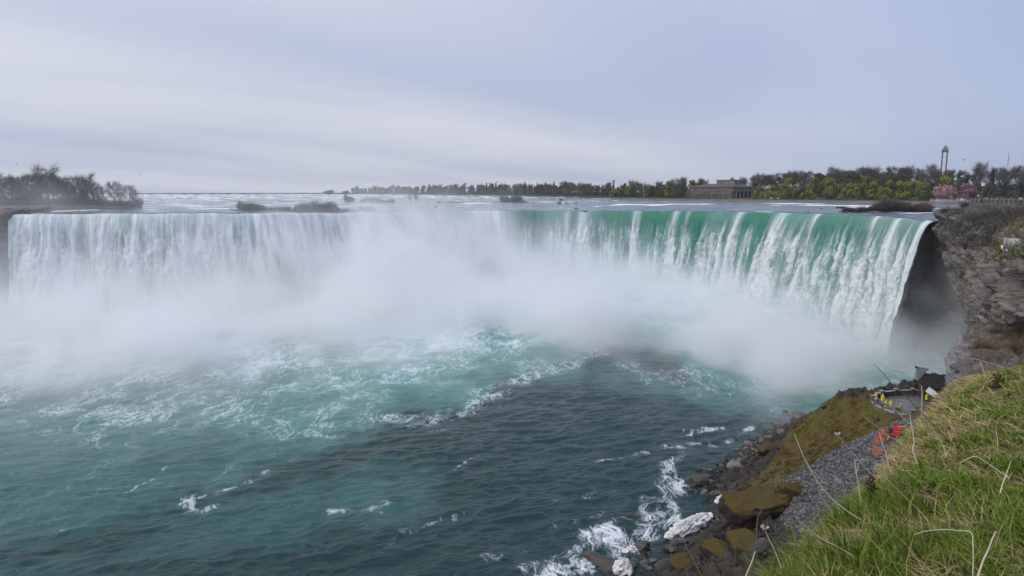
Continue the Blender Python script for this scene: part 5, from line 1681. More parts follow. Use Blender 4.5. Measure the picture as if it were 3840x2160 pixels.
for i, t in enumerate(order):
    lx, ly = 1.6 + i * (LT_ - 3) / 30 + 0.3 * rg.rand(), 1.0 + 1.5 * rg.rand()
    person((T0[0] + ca * lx - sa * ly, T0[1] + sa * lx + ca * ly, TZ - 0.05), ter.rotation_euler.z + rg.normal() * 0.5, rg.choice(['stand', 'rail', 'photo']),
           f'person in {TN[t]} jacket at the terrace railing, {nth[i]} from its left corner', TOPS[t], rg.choice([0, 1]) and M_BLACKC or M_BLUE, scale=0.95 + 0.1 * rg.rand(), group='visitors at the terrace railing', seed=i, detail=False)

# ---- lower observation deck
DZ = 18.9
dk = empty('observation_deck', atz(3390, 1520, DZ), 'curved stone observation deck jutting from the mossy slope', 'deck')
base = np.array(dk.location)
rim = [atz(*p, DZ) for p in [(3268, 1502), (3276, 1512), (3300, 1527), (3340, 1543), (3390, 1555), (3440, 1563), (3520, 1572)]]
back = [atz(*p, DZ) for p in [(3530, 1492), (3470, 1484), (3420, 1481), (3370, 1482), (3320, 1487), (3284, 1494)]]
RIM, BACK = catmull(rim, 60) - base, catmull(back, 40) - base
loop = np.vstack([RIM, BACK])
n = len(loop)
top, bot = loop.copy(), loop.copy()
bot[:, 2] -= 2.6
cen = loop.mean(0)
mbp = MB()
mbp.add(np.vstack([top, cen[None]]), [[i, (i + 1) % n, n] for i in range(n)])
part('floor', mbp, M_DECK, dk)
mbp = MB()
i = np.arange(n)
o_ = (loop - cen) * np.array([1.02, 1.02, 0]) + cen
mbp.add(np.vstack([o_ - [0, 0, 0.05], o_ - [0, 0, 2.8]]), np.stack([i, i + n, (i + 1) % n + n, (i + 1) % n], -1))
part('foundation', mbp, M_CONCD, dk)


def run_wall(P, h, w, z0=0.0):
    P = np.asarray(P)
    T = np.gradient(P[:, :2], axis=0)
    T /= np.linalg.norm(T, axis=1)[:, None]
    Nn = np.stack([-T[:, 1], T[:, 0]], 1) * w / 2
    rows_ = [np.c_[P[:, :2] + Nn, P[:, 2] + z0], np.c_[P[:, :2] + Nn, P[:, 2] + z0 + h], np.c_[P[:, :2] - Nn, P[:, 2] + z0 + h], np.c_[P[:, :2] - Nn, P[:, 2] + z0]]
    return np.stack(rows_).reshape(-1, 3), np.concatenate([grid_faces(4, len(P)), grid_faces(4, len(P))[:, ::-1]])[:3 * (len(P) - 1)]


mbp = MB().add(*run_wall(BACK[4:], 1.0, 0.4))
part('back_wall', mbp, M_CONCD, dk)
mbp = MB().add(*run_wall(BACK[4:], 0.1, 0.55, 1.003))
part('wall_coping', mbp, M_CONC, dk)
mbp = MB().add(*run_wall(RIM, 0.28, 0.35, -0.1))
part('kerb', mbp, M_CONC, dk)
for k in (2, 11, 21, 32, 43, 54):
    c = RIM[k]
    pr = box_part('pier', (c[0], c[1], c[2] + 0.62), (0.58, 0.58, 1.15), M_CONCD, dk, 0.5 + 0.02 * k)
    obj('pier_cap', MB().box((c[0], c[1], c[2] + 1.24), (0.7, 0.7, 0.10), 0.5 + 0.02 * k).mesh('pier_cap', M_CONC), pr)
for k in (6, 16, 26):
    c = BACK[min(39, 8 + k)]
    pr = box_part('pier', (c[0], c[1], c[2] + 0.7), (0.7, 0.7, 1.3), M_CONCD, dk, 0.1)
    obj('pier_cap', MB().box((c[0], c[1], c[2] + 1.40), (0.82, 0.82, 0.12), 0.1).mesh('pier_cap', M_CONC), pr)
for zz in (0.45, 0.75, 1.05):
    part('rail', MB().tube(RIM + [0, 0, zz], 0.035, 5), M_STEEL, dk)
for k in range(0, 60, 2):
    part('baluster', MB().tube([RIM[k] + [0, 0, 0.1], RIM[k] + [0, 0, 1.05]], 0.022, 4, False), M_STEEL, dk)

DP = [(3283, 1503, 'rail', 2.7, M_YEL, 'person in yellow poncho at the left tip of the lower deck'), (3309, 1510, 'walk', -0.6, M_YEL, 'person in yellow poncho walking behind the pair on the lower deck'),
      (3321, 1534, 'stand', 0.6, M_YEL, 'person in yellow poncho, left one of the pair at the lower deck rail'), (3339, 1534, 'stand', -0.4, M_YEL, 'person in yellow poncho, right one of the pair at the lower deck rail'),
      (3376, 1549, 'rail', 0.3, M_YEL2, 'person in amber poncho nearest the camera on the lower deck'), (3474, 1506, 'stand', 1.2, M_YEL, 'person in yellow poncho beside the tilted white sign'),
      (3484, 1504, 'photo', 0.2, M_YEL, 'person in yellow poncho close behind the tilted white sign'), (3493, 1500, 'stand', 2.2, M_YEL2, 'person in amber poncho under the dark shelter')]
for k, (u_, v_, ps, rz, pm, lb) in enumerate(DP):
    p = atz(u_, v_, DZ)
    person(p, rz, ps, lb, M_BLUE, M_BLACKC, poncho=pm, group='visitors in ponchos on the lower deck', seed=k + 10, scale=1.04)

# ---- shelter with shingled roof at the tunnel exit, and its tilted sign
p = atz(3525, 1500, DZ)
sh = empty('shelter', p, 'dark shelter with steep black shingled roof beside the ledge', 'shelter', R(-18))
for sx in (-3.4, 0, 3.4):
    for sy in (-1.6, 1.6):
        box_part('post', (sx, sy, 1.5), (0.32, 0.32, 3.0), M_WOOD, sh)
V = [(-4.4, -2.6, 2.9), (4.6, -2.6, 2.9), (4.6, 0, 5.3), (-4.4, 0, 5.3), (-4.4, 2.6, 2.9), (4.6, 2.6, 2.9)]
rf = part('roof', MB().add(V, [[0, 1, 2, 3], [3, 2, 5, 4]]).add([(x_, y_, z_ - 0.25) for x_, y_, z_ in V], [[3, 2, 1, 0], [4, 5, 2, 3]]), M_WOOD, sh)
for side in (-1, 1):
    for r_ in range(9):
        for c_ in range(14):
            if side == 1 and r_ > 2:
                continue
            t = (r_ + 0.5) / 9
            y_, z_ = side * (2.65 - 2.65 * t), 2.95 + 2.42 * t
            bx = MB().box((0, 0, 0), (0.62, 0.34, 0.05))
            oo = obj('shingle', bpy.data.meshes.get('shingle') or bx.mesh('shingle', M_SHINGLE), rf)
            oo.location = (-4.1 + c_ * 0.645 + (0.3 if r_ % 2 else 0) + 0.04 * rg.rand(), y_, z_ + 0.03 * rg.rand())
            oo.rotation_euler = (side * -R(42) + (0 if side == -1 else 0), 0, R(rg.normal() * 2)) if side == 1 else (R(42), 0, R(rg.normal() * 2))
dormer = MB()
dormer.add([(-4.7, -1.3, 3.9), (-4.7, 1.3, 3.9), (-4.7, 0, 6.7), (-2.4, 0, 6.4)], [[0, 1, 2], [0, 2, 3], [1, 3, 2]])
obj('gable', dormer.mesh('gable', M_RAIL), rf)
obj('ridge_fin', MB().add([(-5.0, -0.12, 6.9), (-5.0, 0.12, 6.9), (-2.2, 0.12, 5.0), (-2.2, -0.12, 5.0), (-5.0, -0.12, 6.4), (-5.0, 0.12, 6.4), (-2.2, 0.12, 4.6), (-2.2, -0.12, 4.6)], [[0, 1, 2, 3], [7, 6, 5, 4], [0, 3, 7, 4], [2, 1, 5, 6], [1, 0, 4, 5]]).mesh('ridge_fin', M_SHINGLE), rf)
box_part('back_panel', (2.2, 1.7, 1.5), (4.4, 0.2, 3.0), M_WOOD, sh)
q = atz(3503, 1520, DZ)
sg = empty('sign_board', q, 'white tilted sign board in front of the dark shelter', 'sign', R(-35))
bp = MB().box((0, 0, 0), (3.4, 0.12, 1.15))
bo = part('board', bp, M_WHITE, sg)
bo.location = (0, 0, 2.2)
bo.rotation_euler = (R(-25), R(33), 0)
for sx in (-0.8, 0.8):
    box_part('leg', (sx, 0.1, 0.9 + (-0.45 if sx > 0 else 0.25)), (0.12, 0.12, 1.8 + (-0.6 if sx > 0 else 0.7)), M_STEEL, sg)
# ================================================================== SHORE, ROCKS, FOREGROUND
def on_upper(u, v):
    Y = 260.0
    for _ in range(4000):
        p = at(u, v, Y)
        if p[2] <= float(upper_z(p[0], Y)) + 0.0:
            return p
        Y += 1.0
    return p


def on_shore(u, v):
    Y = 60.0
    while Y < 200:
        p = at(u, v, Y)
        if p[2] <= float(shore_z(p[0], Y)):
            return p
        Y += 0.5
    return p


def on_grid(G, u, v, tol=14):
    uu, vv = uv_of(G[..., 0], G[..., 1], G[..., 2])
    d = np.hypot(uu - u, vv - v)
    m = d < tol
    if not m.any():
        return G.reshape(-1, 3)[int(np.argmin(d))]
    Y = np.where(m, G[..., 1], 1e9)
    return G.reshape(-1, 3)[int(np.argmin(Y))]


def rock_mesh(name, seed, mat, sub=3, flat=0.35, cuts=7, rough=0.10):
    rg = np.random.RandomState(seed)
    bm = bmesh.new()
    bmesh.ops.create_icosphere(bm, subdivisions=sub, radius=1)
    V = np.array([v.co[:] for v in bm.verts])
    F = np.array([[v.index for v in f.verts] for f in bm.faces])
    bm.free()
    for _ in range(cuts):
        n = rg.normal(size=3)
        n /= np.linalg.norm(n)
        k = 0.42 + 0.3 * rg.rand()
        d = V @ n
        V = V - np.outer(np.maximum(0, d - k), n) * 0.92
    V = V * (1 + rough * fbm(V[:, 0] * 2.2 + seed, V[:, 1] * 2.2, V[:, 2] * 2.2, o=3, seed=seed)[:, None])
    return mesh_np(name, V, F, mat, False)


ROCKS = [rock_mesh('boulder', 700 + i, M_STONE, 2, cuts=11, rough=0.16) for i in range(6)]
PROCKS = [rock_mesh('boulder', 720 + i, M_PALESTONE, 2, cuts=11, rough=0.16) for i in range(4)]
DROCKS = [rock_mesh('boulder', 740 + i, M_WET, 2, cuts=11, rough=0.18) for i in range(4)]


def rock(me, p, s, label, group=None, rz=0.0, tilt=0.0, name='boulder'):
    o = obj(name, me, None, label, 'rock', group)
    o.location = [float(c) for c in p]
    o.scale = s
    o.rotation_euler = (tilt, tilt * 0.6, rz)
    return o


rg = np.random.RandomState(21)
# named boulders on the shore: photo position of the middle, size in metres
for (u_, v_, s, mk, lb) in [
        (2985, 1580, (3.4, 2.6, 2.6), 'p', 'tall pale grey boulder at the mist edge of the mossy ridge'),
        (2945, 1592, (2.4, 2.0, 1.7), 'p', 'rounded grey boulder left of the tall one at the mist edge'),
        (2930, 1625, (1.7, 1.4, 1.1), 'p', 'middling grey boulder below the pair at the mist edge'),
        (3092, 1528, (1.3, 1.0, 1.3), 's', 'upright brown boulder on the crest of the mossy ridge'),
        (2610, 1815, (3.0, 2.4, 2.0), 's', 'dark rounded boulder at the waterline jutting into the river'),
        (2640, 1795, (2.6, 1.4, 1.0), 's', 'flat dark slab behind the jutting waterline boulder'),
        (2765, 1750, (3.6, 2.0, 1.2), 'p', 'long pale slab leaning on the shore below the moss'),
        (2715, 1735, (1.6, 1.4, 1.3), 's', 'brown block at the water beside the long pale slab'),
        (2810, 1668, (2.4, 1.6, 0.9), 'p', 'flat pinkish slab among the shore rubble'),
        (2860, 1655, (1.6, 1.2, 0.9), 'p', 'pale block on the shore under the mossy ridge'),
        (2275, 2125, (5.2, 2.6, 1.5), 's', 'large flat dark slab in the surf at the bottom'),
        (2415, 2055, (2.3, 1.9, 1.5), 's', 'brown mossy boulder above the surf slab'),
        (2360, 1935, (1.2, 0.9, 0.8), 's', 'small red brown rock awash in the foam'),
        (2610, 1640, (0.5, 0.5, 0.5), 's', 'tiny dark rock in the foam streak offshore'),
        (2500, 2140, (3.0, 2.2, 1.4), 's', 'dark jagged boulder near the bottom edge of the shore'),
        (2850, 2060, (2.6, 2.0, 1.8), 's', 'dark brown boulder in the hollow below the mossy block'),
        (2690, 2060, (2.4, 1.8, 1.4), 's', 'rusty boulder in the dark rubble under the ice')]:
    p = on_shore(u_, v_) if mk != 'w' else atz(u_, v_, 0)
    if p[2] < 0.1:
        p = atz(u_, v_, 0.1)
    ms_ = (PROCKS if mk == 'p' else ROCKS)
    rock(ms_[rg.randint(len(ms_))], p + [0, 0, s[2] * 0.25], s, lb, None, rg.rand() * 6.28, rg.normal() * 0.15)
# loose rubble along the shore, each stone its own
line = catmull([atz(u_, v_, 0) for u_, v_, _ in SHORE], 400)
cnt = 0
for k in range(900):
    if cnt >= 270:
        break
    b_ = line[rg.randint(400)]
    dd = abs(rg.normal()) * 6.5 - 1.2
    x_, y_ = b_[0] + dd * 0.85 + rg.normal(), b_[1] + dd * 0.25 + rg.normal() * 1.5
    z_ = float(shore_z(x_, y_))
    if z_ < -0.8 or z_ > 11:
        continue
    if inside(np.array([x_]), np.array([y_]), MOSS_P)[0] or inside(np.array([x_]), np.array([y_]), GRAV_P)[0]:
        continue
    s_ = 0.30 + 0.85 * rg.rand() ** 2.2
    uu_, vv_ = uv_of(x_, y_, z_)
    zone_ = 'near the mist' if vv_ < 1700 else ('between the moss and the water' if vv_ < 1860 else 'in the dark foreshore by the surf')
    pale = rg.rand() < (0.65 if vv_ < 1720 else 0.18)
    ms_ = PROCKS if pale else (ROCKS if rg.rand() < 0.6 else DROCKS)
    rock(ms_[rg.randint(len(ms_))], (x_, y_, max(z_, 0) + s_ * 0.35), (s_ * (0.8 + 0.6 * rg.rand()), s_, s_ * (0.5 + 0.35 * rg.rand())),
         ('pale ' if pale else 'dark ') + ('big' if s_ > 0.75 else ('middling' if s_ > 0.45 else 'small')) + ' shore stone ' + zone_ + (', at the waterline' if z_ < 0.8 else ', up the slope'), ('pale' if pale else 'dark') + ' rubble ' + zone_, rg.rand() * 6.28, rg.normal() * 0.3, 'stone')
    cnt += 1


for k in range(26):
    q_ = MOSS_P.mean(0) + rg.normal(size=2) * [11, 12]
    if not inside(q_[:1], q_[1:], MOSS_P)[0]:
        continue
    z_ = float(shore_z(q_[0], q_[1]))
    if z_ > 17.5:
        continue
    s_ = 0.25 + 0.5 * rg.rand()
    rock(ROCKS[k % 6], (q_[0], q_[1], z_ + 0.1), (s_ * 1.3, s_, s_ * 0.6), 'brown stone breaking through the moss of the ridge, ' + ('higher' if z_ > 10 else 'lower') + ' part', 'stones in the moss', rg.rand() * 6, 0.2, 'stone')


def scatter_stones(name, n, poly, smin, smax, mat, label, seed):
    rg = np.random.RandomState(seed)
    lo, hi = poly.min(0), poly.max(0)
    P = rg.rand(n * 3, 2) * (hi - lo) + lo
    P = P[inside(P[:, 0], P[:, 1], poly)][:n]
    Z = shore_z(P[:, 0], P[:, 1])
    Z = Z + 0.22 * fbm(P[:, 0] / 2.5, P[:, 1] / 2.5, 5.0, o=3, seed=231) * 1.0 + 0.1
    m = len(P)
    base = np.array([[1, 0, 0], [-1, 0, 0], [0, 1, 0], [0, -1, 0], [0, 0, 0.7], [0, 0, -0.7]], float)
    F = np.array([[0, 2, 4], [2, 1, 4], [1, 3, 4], [3, 0, 4], [2, 0, 5], [1, 2, 5], [3, 1, 5], [0, 3, 5]])
    s = smin + (smax - smin) * rg.rand(m) ** 2.5
    V = base[None] * (0.6 + 0.8 * rg.rand(m, 6, 1)) * s[:, None, None]
    a = rg.rand(m) * 6.283
    R_ = np.stack([np.stack([np.cos(a), -np.sin(a), 0 * a], -1), np.stack([np.sin(a), np.cos(a), 0 * a], -1), np.stack([0 * a, 0 * a, 1 + 0 * a], -1)], 1)
    t = rg.normal(size=m) * 0.5
    Rt = np.stack([np.stack([1 + 0 * t, 0 * t, 0 * t], -1), np.stack([0 * t, np.cos(t), -np.sin(t)], -1), np.stack([0 * t, np.sin(t), np.cos(t)], -1)], 1)
    V = np.einsum('mij,mkj->mki', Rt @ R_, V)
    V += np.stack([P[:, 0], P[:, 1], Z], -1)[:, None]
    FF = F[None] + (np.arange(m) * 6)[:, None, None]
    me = mesh_np(name, V.reshape(-1, 3), FF.reshape(-1, 3), mat, False)
    return obj(name, me, kind='stuff', label=label)


def m_scree():
    m, nt, out = mat_new('slate_chips')
    g = nd(nt, 'ShaderNodeNewGeometry')
    c = mixc(nt, g.outputs['Random Per Island'], (0.030, 0.029, 0.030), (0.190, 0.188, 0.190))
    pz = noise(nt, g.outputs['Position'], 0.22, 4, 0.6, 0.4)
    c = mixc(nt, ramp(nt, pz, 0.50, 0.68, 0, 0.65), c, (0.062, 0.046, 0.036))
    principled(nt, out, Base_Color=c, Roughness=0.6)
    return m


scatter_stones('scree', 11000, GRAV_P, 0.06, 0.42, m_scree(), 'loose grey slate chips covering the scree slope', 31)
dark_poly = plan([(2330, 2200, 0), (2480, 2085, 0), (2640, 1965, 0), (2700, 1885, 1), (2620, 1850, 0), (2600, 1790, 0), (2720, 1745, 0), (2870, 1640, 0), (2950, 1600, 1), (2960, 1650, 5), (2880, 1730, 5), (2760, 1850, 3.5), (2800, 1900, 5), (2960, 2000, 10), (3050, 2090, 12), (2950, 2250, 10)])
scatter_stones('foreshore_rubble', 6000, dark_poly, 0.10, 0.50, m_leaf('dark_rubble', (0.014, 0.012, 0.011), (0.070, 0.060, 0.052)), 'small dark broken rubble on the foreshore', 33)


# ---- big mossy block
def m_mossrock():
    m, nt, out = mat_new('moss_on_rock')
    g = nd(nt, 'ShaderNodeNewGeometry')
    nz = nd(nt, 'ShaderNodeSeparateXYZ', {0: g.outputs['Normal']}).outputs[2]
    n = noise(nt, g.outputs['Position'], 0.9, 5, 0.65, 0.3)
    n2 = noise(nt, g.outputs['Position'], 4.0, 4, 0.65)
    mosc = mixc(nt, ramp(nt, n, 0.35, 0.65), (0.105, 0.070, 0.022), (0.080, 0.066, 0.016))
    mosc = mixc(nt, ramp(nt, n2, 0.45, 0.75, 0, 0.6), mosc, (0.035, 0.024, 0.010))
    rockc = mixc(nt, n, (0.018, 0.016, 0.014), (0.055, 0.042, 0.030))
    f = ramp(nt, ma(nt, 'ADD', nz, ma(nt, 'MULTIPLY', ma(nt, 'SUBTRACT', n, 0.5), 0.5)), 0.35, 0.62)
    principled(nt, out, Base_Color=mixc(nt, f, rockc, mosc), Roughness=0.95, Specular_IOR_Level=0.15, Normal=bump(nt, n2, 0.9, 0.3))
    return m


M_MOSSR = m_mossrock()


def blob(name, fn, nu, nv, mat, smooth=True):
    th, ph = np.meshgrid(np.linspace(0, math.pi, nv), np.linspace(0, 2 * math.pi, nu), indexing='ij')
    d = np.stack([np.sin(th) * np.cos(ph), np.sin(th) * np.sin(ph), np.cos(th)], -1)
    return mesh_np(name, fn(d).reshape(-1, 3), grid_faces(nv, nu)[:, ::-1], mat, smooth)


def mossy(d):
    e = np.sign(d) * np.abs(d) ** 0.62
    P = e * np.array([5.9, 4.3, 2.7])
    P[..., 2] = np.minimum(P[..., 2], 1.9 + 0.10 * P[..., 0] + 0.12 * np.maximum(P[..., 0] - 3, 0) * 3)
    n = fbm(P[..., 0] / 2.2, P[..., 1] / 2.2, P[..., 2] / 2.2, o=4, seed=91)
    return P * (1 + 0.17 * n[..., None])


p = on_shore(2855, 1965)
mb_o = obj('mossy_block', blob('mossy_block', mossy, 64, 40, M_MOSSR), None, 'huge flat topped block with golden brown moss above the foreshore', 'rock', loc=(p[0] + 0.6, p[1] + 3.0, p[2] + 1.6), rz=R(14))
for (u_, v_, sx, sy, sz, lb) in [(2700, 2075, 3.2, 2.2, 1.4, 'low moss capped hump below the mossy block, the left one'), (2790, 2050, 3.6, 2.6, 1.6, 'low moss capped hump below the mossy block, the right one'), (2560, 2120, 2.8, 2.0, 1.0, 'moss streaked rock near the bottom of the shore'), (2880, 1690, 3.0, 1.6, 1.2, 'mossy brown outcrop above the shore rubble'), (2965, 1862, 2.6, 1.8, 1.9, 'dark mossy horn at the right end of the flat topped block')]:
    p = on_shore(u_, v_)
    f_ = lambda d, s=(sx, sy, sz), q=u_: (np.sign(d) * np.abs(d) ** 0.8) * np.array(s) * (1 + 0.16 * fbm(d[..., 0] * 1.7 + q, d[..., 1] * 1.7, d[..., 2] * 1.7, o=4, seed=93))[..., None]
    obj('mossy_rock', blob('mossy_rock', f_, 36, 22, M_MOSSR), None, lb, 'rock', loc=(p[0], p[1], p[2] + sz * 0.2), rz=rg.rand() * 3)


# ---- grimy ice left from the winter
def m_ice():
    m, nt, out = mat_new('dirty_ice')
    g = nd(nt, 'ShaderNodeNewGeometry').outputs['Position']
    n, n2 = noise(nt, g, 1.1, 5, 0.65, 0.4), noise(nt, g, 4.5, 4, 0.6)
    c = mixc(nt, ramp(nt, n, 0.35, 0.62), (0.66, 0.63, 0.58), (0.90, 0.90, 0.90))
    principled(nt, out, Base_Color=c, Roughness=0.6, Normal=bump(nt, ma(nt, 'ADD', n, ma(nt, 'MULTIPLY', n2, 0.5)), 1.0, 0.5))
    return m


M_ICE = m_ice()
for (u0, v0, u1, v1, w, h, lb) in [(2500, 2040, 2665, 1940, 1.5, 1.0, 'long grimy slab of ice lying along the foreshore'), (2690, 1895, 2715, 1868, 0.8, 0.7, 'upright lump of ice left of the mossy block'), (2345, 2092, 2385, 2088, 0.8, 0.5, 'small lump of ice above the surf slab'), (2310, 2160, 2360, 2150, 1.5, 1.6, 'pile of white ice at the bottom edge of the shore'), (2600, 1985, 2640, 1975, 0.8, 0.6, 'ice fragment broken off beside the long slab')]:
    a_, b_ = on_shore(u0, v0), on_shore(u1, v1)
    a_[2], b_[2] = max(a_[2], 0.2), max(b_[2], 0.2)
    mid, ax = (a_ + b_) / 2, (b_ - a_) / 2
    ln = np.linalg.norm(ax)
    axn = ax / ln
    pr = np.cross(axn, [0, 0, 1.0])
    pr /= np.linalg.norm(pr)

    def f_(d, ax=axn, pr=pr, ln=ln + 0.5, w=w, h=h, q=u0):
        n_ = fbm(d[..., 0] * 2.5 * ln / 3 + q, d[..., 1] * 2.4, d[..., 2] * 2.4, o=4, seed=95)
        n2_ = fbm(d[..., 0] * 4.5 * ln / 3 + q, d[..., 1] * 5, d[..., 2] * 5, o=3, seed=97)
        k = 1 + 0.55 * n_ + 0.30 * n2_
        return d[..., 0:1] * ax * ln + d[..., 1:2] * pr * (w * k)[..., None] + d[..., 2:3] * np.array([0, 0, 1.0]) * (h * k)[..., None]
    obj('ice_chunk', blob('ice_chunk', f_, 44, 26, M_ICE, False), None, lb, 'ice', loc=(mid[0], mid[1], mid[2] + h * 0.45))

# ---- rocks in the rapids: photo position of the foot, width and height in photo units
M_REDROCK = m_rock('red_river_boulder', (0.13, 0.055, 0.045), (0.17, 0.085, 0.07), (0.09, 0.05, 0.045), 0.3)
for (u_, v_, w, h, lb) in [(2103, 753, 19, 9, 'red brown boulder standing highest in the rapids'), (2094, 764, 22, 8, 'dark boulder just in front of the red one in the rapids'), (2125, 763, 16, 4, 'low dark rock right of the pair of rapids boulders'), (2160, 764, 12, 3, 'flat dark rock right of the red boulder'),
                           (1868, 762, 18, 6, 'dark boulder by the green islet, right of two'), (1850, 762, 14, 5, 'dark boulder by the green islet, left of two'), (1940, 761, 18, 5, 'lone dark boulder in front of the green islet'), (2162, 783, 20, 4, 'flat black rock right above the brink at the centre'),
                           (2192, 795, 26, 6, 'dark rock breaking the brink at the centre'), (1725, 784, 16, 5, 'dark rock above the brink, left of three'), (1738, 784, 14, 6, 'dark rock above the brink, middle of three'), (1777, 785, 12, 4, 'dark rock above the brink, right of three'),
                           (1635, 778, 16, 6, 'brown boulder in the rapids above the brink left of centre'), (1768, 755, 12, 3, 'flat rock far out in the midstream rapids'), (1822, 757, 16, 3, 'long flat rock far out in midstream'), (2000, 763, 12, 3, 'small flat rock between the green islet and the red boulder'),
                           (1236, 792, 16, 6, 'round brown rock below the long brush islet'), (1258, 793, 7, 3, 'small rock right below the long brush islet'), (3155, 782, 46, 9, 'low dark shelf of rock left of the brush islet'), (3205, 797, 16, 8, 'dark boulder below the brush islet, right of two'), (3175, 799, 14, 6, 'dark boulder below the brush islet, left of two'),
                           (3275, 799, 70, 8, 'long black rock shelf at the foot of the brush islet'), (3365, 799, 60, 6, 'thin black rock shelf right under the brush islet'), (3080, 785, 20, 4, 'small rock shelf left of the brush islet'), (2230, 772, 14, 3, 'small dark rock in the rapids below the weir'), (2370, 770, 9, 2, 'tiny rock in the rapids near the weir end')]:
    p = on_upper(u_, v_)
    k = p[1] / 2560
    me = rock_mesh('river_rock', int(u_), M_REDROCK if 'red brown' in lb else M_WET, 2)
    rock(me, p + [0, 0, h * k * 0.30], (w * k * 0.55, w * k * 0.5, h * k * 0.75), lb, 'rocks in the rapids', rg.rand() * 6.28 * 0, 0, 'river_rock')

# ---- lookout at the left end of the brink
p = at(-60, 800, 352)
lo_ = empty('lookout', (p[0] - 14, 352, 52.5), 'grey stone lookout wall with metal railing at the left edge', 'lookout')
w_ = at(70, 795, 352)[0] - (p[0] - 14)
box_part('wall', (w_ / 2, 4, 0.3), (w_, 8, 2.4), M_CONCD, lo_)
box_part('coping', (w_ / 2, 3.9, 1.6), (w_ + 0.3, 8.2, 0.22), M_CONC, lo_)
for zz in (2.2, 2.75):
    part('rail', MB().tube([[0, 0.3, zz], [w_, 0.3, zz], [w_, 7, zz]], 0.05, 5), M_RAIL, lo_)
for i in range(16):
    part('post', MB().tube([[i * w_ / 15, 0.3, 1.7], [i * w_ / 15, 0.3, 2.8]], 0.05, 5), M_RAIL, lo_)

# ---- work site on the scree: red machine, orange mesh, crouching worker
p = on_shore(3372, 1640)
rm = empty('red_generator', (p[0], p[1], p[2]), 'red ribbed machine standing on the scree beside the grassy bank', 'machine', R(20))
box_part('housing', (0, 0, 1.0), (1.5, 1.2, 1.5), M_RED, rm)
for k in range(6):
    box_part('rib', (0, -0.63, 0.45 + k * 0.21), (1.42, 0.06, 0.09), M_BLACKC, rm)
box_part('lid', (0, 0, 1.8), (1.56, 1.26, 0.1), M_RED, rm)
for sx in (-0.5, 0.5):
    box_part('skid', (sx, 0, 0.12), (0.15, 1.3, 0.26), M_STEEL, rm)
p = on_shore(3345, 1625)
tp = obj('tarpaulin', blob('tarpaulin', lambda d: np.stack([d[..., 0] * 1.25, d[..., 1] * 0.9, np.maximum(d[..., 2], -0.2) * 0.75], -1) * (1 + 0.18 * fbm(d[..., 0] * 2, d[..., 1] * 2, d[..., 2] * 2, o=3, seed=99))[..., None], 28, 18, M_BLACKC, False), None, 'crumpled black tarpaulin left of the red machine', 'tarpaulin', loc=(p[0], p[1], p[2] + 0.15))
p = on_shore(3352, 1628)
bk_ = empty('bucket', (p[0], p[1], p[2] + 0.9), 'small white bucket on the black tarpaulin', 'bucket')
part('shell', MB().tube([[0, 0, 0], [0, 0, 0.35]], [0.14, 0.18], 10), M_WHITE, bk_)
part('handle', MB().tube([[-0.17, 0, 0.34], [0, 0, 0.52], [0.17, 0, 0.34]], 0.015, 4), M_STEEL, bk_)
p = on_shore(3322, 1668)
wk = person(p, R(60), 'crouch', 'crouching worker in red orange jacket beside the orange mesh', m_plain('worker_jacket', (0.48, 0.07, 0.03), 0.7, 0.2, 4), M_BLACKC, scale=1.15)
obj('hard_hat', blob('hard_hat', lambda d: d * np.array([0.15, 0.18, 0.13]), 14, 9, m_plain('hat_yellow', (0.6, 0.4, 0.03), 0.4)), wk, loc=np.array(BODIES['crouch'][1]['hd']) + [0, 0, 0.12])
p = on_shore(3338, 1650)
person(p, R(-40), 'crouch', 'crouching worker in dark blue behind the one in red', M_BLUE, M_BLACKC, scale=1.1)


def mesh_panel(w, h):
    mb = MB()
    for i in range(6):
        mb.box((0, -w / 2 + i * w / 5, h / 2), (0.03, 0.05, h))
    for i in range(9):
        mb.box((0.012, 0, 0.06 + i * (h - 0.12) / 8), (0.03, w, 0.06))
    return mb


for (u_, v_, rz, lb) in [(3312, 1640, 0.5, 'orange mesh barrier panel farthest up the scree'), (3296, 1672, 0.45, 'orange mesh barrier panel in the middle of three'), (3288, 1712, 0.4, 'orange mesh barrier panel nearest the camera')]:
    p = on_shore(u_, v_)
    e = empty('barrier_panel', p, lb, 'barrier', rz, 'orange mesh barriers on the scree')
    part('mesh', mesh_panel(2.0, 1.7), M_ORANGE, e)
    for sy in (-1, 1):
        part('stake', MB().tube([[0, sy, -0.3], [0, sy, 1.85]], 0.04, 5), M_WOOD, e)

# ---- culvert pipe and gull on the grassy shoulder of the cliff
p = on_grid(CLIFF_G, 3800, 905, 18)
pp = empty('culvert_pipe', p, 'short grey culvert pipe sticking out of the cliff shoulder', 'pipe', R(-34))
th = np.linspace(0, 2 * math.pi, 21)
ring = lambda r, x_: np.stack([np.full(21, x_), r * np.cos(th), r * np.sin(th) + 0.1], -1)
part('tube', MB().add(np.stack([ring(0.42, 1.6), ring(0.42, -0.8), ring(0.35, -0.8), ring(0.35, 1.5)]).reshape(-1, 3), grid_faces(4, 21)), M_PIPE, pp, True)
part('rim', MB().add(np.stack([ring(0.47, -0.62), ring(0.47, -0.80), ring(0.42, -0.81)]).reshape(-1, 3), grid_faces(3, 21)), M_PIPE, pp)
M_GULLW = m_plain('white_feathers', (0.80, 0.80, 0.80), 0.7, 0.04)
M_GULLG = m_plain('grey_feathers', (0.30, 0.32, 0.35), 0.7, 0.08)
M_BEAK = m_plain('yellow_beak', (0.55, 0.32, 0.03), 0.5)
p = on_grid(CLIFF_G, 3762, 948, 14)
gl = empty('gull', p, 'white gull standing on the grassy shoulder of the cliff', 'gull', R(200))
gl.scale = (1.35,) * 3
